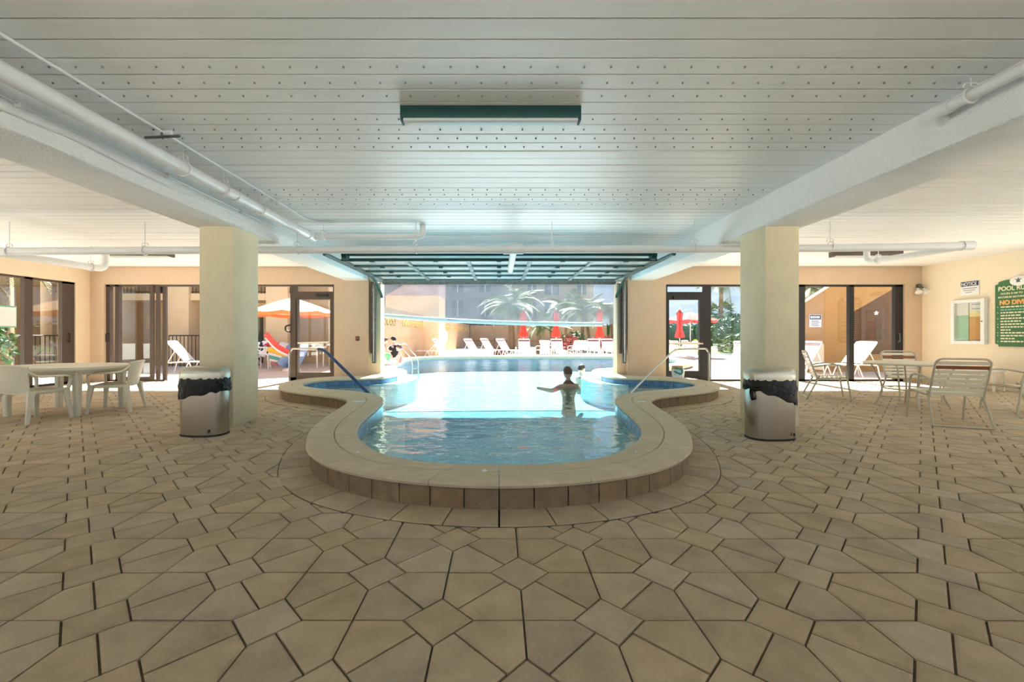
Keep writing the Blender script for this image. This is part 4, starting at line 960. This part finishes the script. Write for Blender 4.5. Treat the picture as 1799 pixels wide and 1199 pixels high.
open_parasol(-6.75, 13.9, 1.32, 1.92, 2.38, mat('sunlit_canvas', (.92, .58, .40), .8), 'open orange parasol in the left courtyard, its sunlit top coloured paler', orange_m)  # panels coloured paler than the valance for the sun on top
open_parasol(10.25, 22.9, 1.32, 1.98, 2.42, red_m, 'open red parasol over the outdoor patio table')

# ------------------------------------------------------------------ left courtyard: building, floats
def railing(name, x0, x1, y, z0, z1, label=None, parent=None, axis='x', n=None):
    e = empty(name, (0, 0, 0)) if parent is None else None
    root = e if e else parent; n = n or int(abs(x1-x0)/.14)
    f = (lambda a, z: (a, y, z)) if axis == 'x' else (lambda a, z: (y, a, z))
    MB().tube([f(x0, z1), f(x1, z1)], .025, 6).build('top_rail', rail_m, root); MB().tube([f(x0, z0+.06), f(x1, z0+.06)], .02, 6).build('bottom_rail', rail_m, root)
    me = MB().box((-.01, -.01, 0), (.01, .01, z1-z0)).mesh('baluster', rail_m, False)
    for k in range(n+1): inst('baluster', me, root, f(x0+(x1-x0)*k/n, z0))
    if e: tag(e, label, 'railing')
bld = empty('courtyard_building', (0, 0, 0), label='two-storey cream courtyard building with pillars and balcony on the left', cat='building')
MB().box((-19.6, 18, 0), (-5.3, 18.4, 3.95)).build('wall', stuccoA_m, bld, smooth=False)
for x in (-17.6, -15.0, -12.35, -8.55, -6.15):
    MB().cbox((x-.42, 16.4, 0), (x+.42, 17.2, 3.9), .02).build('pillar', stuccoA_m, bld)
MB().box((-19.6, 16.5, 2.52), (-8.0, 18, 2.78)).build('balcony_slab', stuccoA_m, bld, smooth=False)
railing('r', -19.6, -8.1, 16.55, 2.78, 3.65, parent=bld)
for x, wd, z0, z1 in ((-13.6, .95, 0, 2.15), (-10.5, 1.1, 0, 2.15), (-9.4, .5, 2.8, 3.8), (-13.9, 1.0, 2.8, 3.8)):
    d = MB().box((x-wd/2, 17.93, z0), (x+wd/2, 17.99, z1)).build('door', rail_m, bld, smooth=False)
    MB().box((x-wd/2+.08, 17.91, z0+.1), (x+wd/2-.08, 17.925, z1-.1)).build('pane', glass_m, d, smooth=False)
MB().box((-19.6, 16.1, 3.92), (-5.3, 18.6, 4.1)).build('roof', stuccoA_m, bld, smooth=False)
railing('courtyard_railing', -12.3, -8.9, 15.9, 0, 1.15, 'dark metal railing low in front of the courtyard building')
sb = empty('side_building', (0, 0, 0), label='cream building wing with pillars outside the left windows', cat='building')
MB().box((-17.6, 3, 0), (-17.2, 16, 3.9)).build('wall', stuccoA_m, sb, smooth=False)
for y in (7.5, 10.2, 12.6, 15.2): MB().cbox((-15.4, y-.35, 0), (-14.7, y+.35, 3.9), .02).build('pillar', stuccoA_m, sb)
railing('r', 10.6, 15.0, -14.6, 0, 1.15, parent=sb, axis='y')
MB().box((-17.6, 3, 3.7), (-14.6, 16, 3.9)).build('roof', stuccoA_m, sb, smooth=False)
rf = empty('gable_roof', (-7.6, 24, 4.3), label='rose-red tiled roof corner above the courtyard', cat='roof')
MB().add([(1.2, 0, -.9), (4.2, 0, -.9), (4.2, 0, .9), (1.2, 3, -.9), (4.2, 3, -.9), (4.2, 3, .9)], [(0, 1, 2), (3, 5, 4), (0, 2, 5, 3), (0, 3, 4, 1), (1, 4, 5, 2)]).build('slope', roof_m, rf, smooth=False)
MB().box((1.2, .02, -4.3), (4.2, 2.9, -.9)).build('wall', stuccoA_m, rf, smooth=False)
# floats
fr_ = empty('rainbow_float', (-7.35, 14.2, 0), R(25), label='rainbow-striped pool float standing on the left deck', cat='pool float')
for k, c in enumerate(((.75, .08, .08), (.9, .85, .85), (.9, .55, .05), (.85, .85, .85), (.1, .42, .36), (.9, .88, .85), (.62, .2, .3))):
    m_ = mat('stripe_%d' % k, c, .4)
    MB().tube(arc([(-.35+.02*k, -.3+.1*k, .92-.11*k+.3*(k < 2)), (.0, -.3+.1*k, .80-.10*k), (.42, -.3+.1*k, .55-.07*k)], 6), .075, 8).build('stripe', m_, fr_)
bf = empty('blue_float', (-6.78, 14.3, 0), R(-10), label='pale blue inflatable float standing behind the left glass door', cat='pool float')
for s in (-1, 1):
    MB().tube(arc([(s*.17-.28, 0, .16), (s*.16-.16, 0, .36), (s*.15, .02, .64), (s*.13+.04, .04, .84)], 6), [.17]*4+[.18]*5+[.17]*5+[.15]*3+[.10, .05], 12).build('lobe', floatblue_m, bf)
cow_m = mat('cow_vinyl', (.9, .88, .87), .4)
nt = cow_m.node_tree; nz = nt.nodes.new('ShaderNodeTexNoise'); nz.inputs['Scale'].default_value = 7; gp = nt.nodes.new('ShaderNodeNewGeometry'); nt.links.new(gp.outputs['Position'], nz.inputs[0])
cr_ = nt.nodes.new('ShaderNodeValToRGB'); cr_.color_ramp.interpolation = 'CONSTANT'; cr_.color_ramp.elements[0].color = (.012, .012, .015, 1); cr_.color_ramp.elements[1].position = .5; cr_.color_ramp.elements[1].color = (.9, .87, .86, 1)
nt.links.new(nz.outputs['Fac'], cr_.inputs[0]); nt.links.new(cr_.outputs[0], nt.nodes['Principled BSDF'].inputs['Base Color'])
bf.scale = (1.15, 1.15, 1.1)
cw = empty('spotted_towel_chair', (-8.35, 14.9, 0), R(200), label='chair draped with a black and white spotted towel on the left deck', cat='chair')
MB().sheet(lambda u, v: (-.3+.6*u, (-.25-.25*(1-v*2) if v < .5 else -.25+.9*(v-.5)), (.95-1.0*v if v < .5 else .45+.03*sin(u*20))), 10, 12, .03).build('towel', cow_m, cw)
for sx in (-1, 1):
    for yy in (-.25, .2): MB().tube([(sx*.27, yy, .45), (sx*.29, yy*1.15, 0)], .02, 6).build('leg', wframe_m, cw)
rt = empty('towel_table', (-7.7, 15.5, 0), label='white table with red towels under the orange parasol', cat='table')
MB().cbox((-.9, -.35, .70), (1.3, .35, .75), .01).build('tabletop', wframe_m, rt)
for x in (-.8, 1.2):
    for y in (-.28, .28): MB().tube([(x, y, .72), (x, y, 0)], .022, 6).build('leg', wframe_m, rt)
for i, (x, m_) in enumerate(((-.5, red_m), (0, signw_m), (.45, red_m), (.9, signw_m))):
    tw = MB().sheet(lambda u, v: (-.2+.4*u, -.3+.6*v, .03*sin(u*7+i)+.08*sin(pi*v)), 8, 8, .03).build('towel', m_, loc=(-7.7+x, 15.5, .79)); tag(tw, ('red towel at the left end of the courtyard table', 'white towel in the middle of the courtyard table', 'red towel right of the white one on the courtyard table', 'white towel at the right end of the courtyard table')[i], 'towel')
wr = empty('white_ring_float', (-7.95, 13.0, .36), R(70), label='white ring float leaning beside the left column', cat='pool float')
MB().tube([(0, .26*cos(2*pi*k/28), .30*sin(2*pi*k/28)) for k in range(28)], .07, 10, closed=True).build('ring', signw_m, wr)

# ------------------------------------------------------------------ garden wall beyond the pool
A_, B_ = Vector((-4.75, 15.6)), Vector((-3.3, 46)); dv = (B_-A_); LN = dv.length; ang = atan2(dv.y, dv.x)
gw = empty('garden_wall', (A_.x, A_.y, 0), ang, label='peach garden wall with openwork block panels along the left of the outdoor pool', cat='wall')
LZ0, LZ1, WH = 1.58, 2.0, 2.3
panels = []; s0 = .4
while s0 < LN-3: panels.append((s0, s0+6.2 if s0 > 3 else s0+2.6)); s0 = panels[-1][1]+(1.0 if s0 < 3 else 1.3)
q = MB(); q.box((0, -.1, 0), (LN, .1, LZ0)); q.box((0, -.1, LZ1), (LN, .1, WH)); e0 = 0
for a, b in panels: q.box((e0, -.1, LZ0), (a, .1, LZ1)); e0 = b
q.box((e0, -.1, LZ0), (LN, .1, LZ1)); q.build('wall', stuccoB_m, gw, smooth=False)
MB().box((0, -.125, 1.12), (6.2, -.1, 1.16)).build('ledge_line', stuccoB_m, gw, smooth=False)
bw = .42
qb = MB()
for sgn in (-1, 1): qb.tube([(-bw/2, -.06, sgn*-.21), (bw/2, -.06, sgn*.21)], .04, 4)
qb.tube([(0, -.06, -.21), (0, -.06, .21)], .018, 4)
mb_ = qb.mesh('lattice_block', lattice_m, False)
for a, b in panels:
    n_ = int((b-a)/bw)
    for k in range(n_): inst('lattice_block', mb_, gw, (a+(b-a)*(k+.5)/n_, 0, (LZ0+LZ1)/2), sc=((b-a)/n_/bw, 1, 1))
lr = empty('life_ring', (-3.80, 27.4, 1.08), ang, label='white life ring hanging on the peach garden wall', cat='life ring')
MB().tube([(.36*cos(2*pi*k/28), -.14, .44*sin(2*pi*k/28)) for k in range(28)], .11, 10, closed=True).build('ring', signw_m, lr)
lr.rotation_euler = (0, 0, R(40)); MB().tube([(0, -.1, .4), (-.12, .05, .75)], .015, 6).build('rope', rail_m, lr)
fw = empty('back_fence', (0, 46, 0), label='low tan wall closing the deck far behind the loungers', cat='wall')
MB().box((-3.1, 0, 0), (11.6, .25, 2.25)).build('wall', stuccoB_m, fw, smooth=False); MB().box((-3.1, -.05, .55), (11.6, 0, .62)).build('ledge_line', stair_m, fw, smooth=False)
br = empty('a_board', (.02, 24.6, 0), R(10), label='brown folded sandwich board among the loungers', cat='board')
for s in (-1, 1): MB().box((-.3, -.015, 0), (.3, .015, 1.0)).build('leaf', mat('board_brown_%d' % (s+1), (.10, .06, .04), .7), br, loc=(0, s*.22, 0), rot=(s*R(-10), 0, 0))
# houses behind
def block(x0, x1, y, h, m, nm, label, cols, slabs=True):
    e = empty(nm, (0, 0, 0), label=label, cat='building')
    MB().box((x0, y, 0), (x1, y+9, h)).build('wall', m, e, smooth=False)
    MB().box((x0-.3, y-.3, h), (x1+.3, y+9.3, h+.5)).build('roof', m, e, smooth=False)
    z = 0
    while z+3.2 < h:
        if slabs: MB().box((x0, y-.9, z+2.9), (x1, y, z+3.15)).build('balcony_slab', m, e, smooth=False)
        for (a, b) in cols:
            d = MB().box((a, y-.06, z+.5), (b, y+.02, z+2.6)).build('window', bwin_m, e, smooth=False)
            MB().box(((a+b)/2-.05, y-.09, z+.5), ((a+b)/2+.05, y-.06, z+2.6)).build('glazing_bar', signw_m, d, smooth=False)
        z += 3.2
    return e
bwin_m = mat('block_window', (.10, .11, .13), .25)
block(-32, 1.3, 56, 23, lilac_m, 'apartment_block', 'tall mauve-grey apartment block seen through the vinyl curtain', [(x, x+1.5) for x in (-17, -13.2, -9.6, -6.2, -2.6)])
block(1.9, 13.3, 60, 21, creamblk_m, 'apartment_block', 'cream apartment block with a tall dark window behind the closed parasols', [(4.0, 5.2), (6.4, 8.4), (11, 12.2)], False)

# ------------------------------------------------------------------ right side: stair wall
st = empty('stair_wall', (0, 13.6, 0), label='ochre outdoor stair wall rising to the right outside the black windows', cat='wall')
def vpoly(pts, y0, y1, m, nm, parent):
    n = len(pts); q = MB(); q.add([(x, y0, z) for x, z in pts]+[(x, y1, z) for x, z in pts], [tuple(range(n)), tuple(range(n, 2*n))[::-1]]+[(i, (i+1) % n, n+(i+1) % n, n+i) for i in range(n)])
    return fix_normals(q.build(nm, m, parent, smooth=False))
vpoly([(9.45, 0), (11.3, 0), (11.3, 3.2), (9.45, 2.02)], 0, .25, stair_m, 'lower_wall', st)
vpoly([(11.3, 1.92), (14.5, 3.75), (14.5, 5.3), (11.3, 3.2)], 0, .25, stair_m, 'stringer', st)
vpoly([(11.3, 1.92), (14.5, 3.75), (14.5, 3.85), (11.3, 2.02)], .25, 1.5, recess_m, 'stair_soffit', st)
vpoly([(11.3, 0), (14.5, 0), (14.5, 3.8), (11.3, 2.0)], 1.5, 1.7, recess_m, 'recess_wall', st)
vpoly([(12.72, 0), (12.9, 0), (12.9, 2.85), (12.72, 2.7)], -.02, .2, stair_m, 'edge_post', st)
vpoly([(11.3, 0), (14.5, 0), (14.5, .55), (11.3, .55)], .02, .22, stair_m, 'plinth', st)
MB().box((9.45, -.02, 1.05), (11.3, 0, 1.09)).build('ledge_line', stair_m, st, smooth=False)
s_ = empty('warning_sign', (10.05, 13.58, 1.42), label='small white sign with a blue band on the ochre wall', cat='sign')
MB().box((-.19, -.01, 0), (.19, 0, .40)).build('panel', signw_m, s_); MB().box((-.18, -.012, .24), (.18, -.0101, .39)).build('band', navy_m, s_)
for k in range(4): MB().box((-.13, -.012, .04+.048*k), (.13-.03*(k % 2), -.0101, .062+.048*k)).build('print_line', navy_m, s_)
for k in range(5): MB().box((-.15+.06*k, -.0135, .28), (-.11+.06*k, -.0121, .35)).build('print_block', signw_m, s_)
sd = MB(); 
for k in range(5): sd.tube([(0, 0, 0), (.05*cos(2*pi*k/5+pi/2), 0, .05*sin(2*pi*k/5+pi/2))], [.02, .02], 8, flat=(1, .2))
sd.build('starfish_decal', pipe_m, win2, loc=(px(1545), WALLY+.085, 1.72))

# ------------------------------------------------------------------ vegetation
def frond_mesh(L, droop, fan=False):
    q = MB(); n = 13
    spine = [Vector((L*t, 0, L*(.42*t-droop*t*t))) for t in [i/n for i in range(n+1)]]
    q.tube(spine, [.03*(1-i/n)+.006 for i in range(n+1)], 4)
    for i in range(1, n+1):
        t = i/n; ll = L*.36*sin(pi*min(1, t*.9+.08))**.7; p = spine[i]
        for s in (-1, 1):
            for o_ in (0, .5):
                b = p.lerp(spine[i-1], o_); tip = b+Vector((ll*.55, s*ll*.75, -ll*.35))
                wv = Vector((.035*L*.5, 0, 0)); q.add([b-wv*.5, b+wv, tip, b.lerp(tip, .5)-wv*.9], [(0, 1, 2, 3)])
    return q.mesh('frond', frond_m, False)
FM = [frond_mesh(1.5, .75), frond_mesh(1.5, 1.05), frond_mesh(1.5, .45)]
def fan_mesh():
    q = MB(); q.tube([(0, 0, 0), (.45, 0, .16)], .012, 4)
    for k in range(15):
        a = -1.5+3*k/14; b = Vector((.45, 0, .16)); tip = b+Vector((.62*cos(a), .62*sin(a), .12-.18*abs(a)))
        sd_ = Vector((-sin(a), cos(a), 0))*.045; mid = b.lerp(tip, .5); q.add([b, mid-sd_, tip, mid+sd_], [(0, 1, 2, 3)])
    return q.mesh('frond', frond_m, False)
FAN = fan_mesh()
def palm(x, y, h, sc, label, lean=0, n=16, r=.11, fan=False, group='palms beyond the pool'):
    e = empty('palm_tree', (x, y, 0), random.uniform(0, 6), label=label, cat='palm tree', group=group)
    pts = [(lean*(i/10)**2, 0, h*i/10) for i in range(11)]
    MB().tube(pts, [r*(1.25-.35*i/10)*(1+.08*(i % 2)) for i in range(11)], 10).build('trunk', trunk_m, e)
    for k in range(n):
        az = 2.4*k+random.uniform(-.2, .2); el = -R(55)+R(105)*k/n
        inst('frond', FAN if fan else random.choice(FM), e, (lean, 0, h), (0, el*.75, az), (sc, sc, sc))
palm(.75, 30, 3.3, 1.35, 'feathery palm with a full crown left of the first red parasol', .2, 22)
palm(1.1, 33, 3.6, 1.3, 'palm behind the first red parasol, crown hanging left', -.4, 18)
palm(1.6, 36, 4.4, 1.4, 'tall palm behind the left closed parasol', .3, 18)
palm(2.55, 28, 1.75, .85, 'short palm with a curved trunk right of the left parasol', .25, 14, .13)
palm(3.55, 28, 1.8, .9, 'short thick palm just left of the middle parasol', -.2, 16, .2)
palm(6.2, 32, 3.1, 1.3, 'palm between the middle and right closed parasols', -.3, 20)
palm(5.6, 36, 3.6, 1.4, 'palm with a tall trunk behind the middle right loungers', .2, 20)
palm(7.2, 34, 3.3, 1.3, 'palm left of the right closed parasol, leaning', .5, 20)
palm(8.3, 31, 3.0, 1.2, 'palm beside the right pier seen through the vinyl', .3, 20)
palm(9.4, 36, 3.4, 1.3, 'palm at the right end of the far row, against the sky', -.2, 20)
palm(15.55, 30, 5.1, 1.5, 'tall palm with its crown at the head of the right window', .1, 20, .14)
palm(15.9, 30.6, 2.75, 1.15, 'fan palm behind the tall trunk outside the right window', 0, 20, .12, True)
palm(11.9, 17.2, 3.0, .85, 'palm with fronds reaching over the ochre stair wall', -.6, 18, .09)
def leaf_cloud(name, n, fn, size, m, parent=None):
    q = MB()
    for _ in range(n):
        c = Vector(fn()); a = Vector((random.uniform(-1, 1), random.uniform(-1, 1), random.uniform(-1, 1))).normalized(); b = a.orthogonal().normalized(); c2 = a.cross(b); s = size*random.uniform(.6, 1.3)
        q.add([c-b*s*.4, c+c2*s, c+b*s*.4, c-c2*s*.3], [(0, 1, 2, 3)])
    return q.build(name, m, parent, smooth=False)
def bush(x, y, rx, h, n, label, m=leaf_m, size=.16, cat='bush'):
    e = empty('bush', (x, y, 0), label=label, cat=cat)
    def f():
        while True:
            p = Vector((random.uniform(-1, 1), random.uniform(-1, 1), random.uniform(-1, 1)))
            if .35 < p.length < 1: return (p.x*rx, p.y*rx*.8, h*.55+p.z*h*.45)
    tag(leaf_cloud('foliage', n, f, size, m, e), kind='stuff')
    MB().tube([(0, 0, 0), (.05, 0, h*.6)], [.06, .02], 6).build('stem', trunk_m, e)
hd = leaf_cloud('hedge', 9000, lambda: (random.uniform(12, 44), 46+random.uniform(0, 3)+.0, abs(random.gauss(0, 1))*.2+random.uniform(0, 2.35)), .26, leaf_m)
tag(hd, 'long clipped green hedge beyond the lawn on the right', 'hedge', kind='stuff')
MB().box((11.9, 46.8, 0), (44, 49, 2.2)).build('hedge_core', leaf_m, hd, smooth=False)
tag(MB().box((11, 27, 0), (44, 46.5, .02)).build('lawn', lawn_m, smooth=False), 'green lawn strip beyond the right patio', 'lawn', kind='structure')
bush(14.0, 25.5, 1.7, 2.5, 900, 'large glossy bush right of the open red parasol', size=.24)
bush(12.6, 22.5, .9, 1.3, 350, 'rounded bush behind the right deck chair', size=.16)
bush(11.3, 24.2, .45, 1.0, 120, 'yellow-leaved shrub under the open red parasol', yellow_m, .14)
bush(4.4, 27.5, .8, 1.25, 260, 'red-leaved shrub between the middle and right loungers', redleaf_m, .16)
bush(5.0, 29, .9, 1.5, 300, 'green shrub behind the red-leaved shrub', size=.18)
bush(6.9, 28, 1.0, 1.2, 300, 'red-leaved shrub behind the right parasol', redleaf_m, .16)
bush(8.6, 29, .9, 2.0, 320, 'green shrub beside the right pier', size=.2)
bush(-13.4, 11.2, .6, 1.6, 380, 'green bush outside the left windows', size=.14)
palm(-13.7, 11.8, 3.3, .75, 'palm standing outside the left windows', .2, 16, .13, group='courtyard palms')
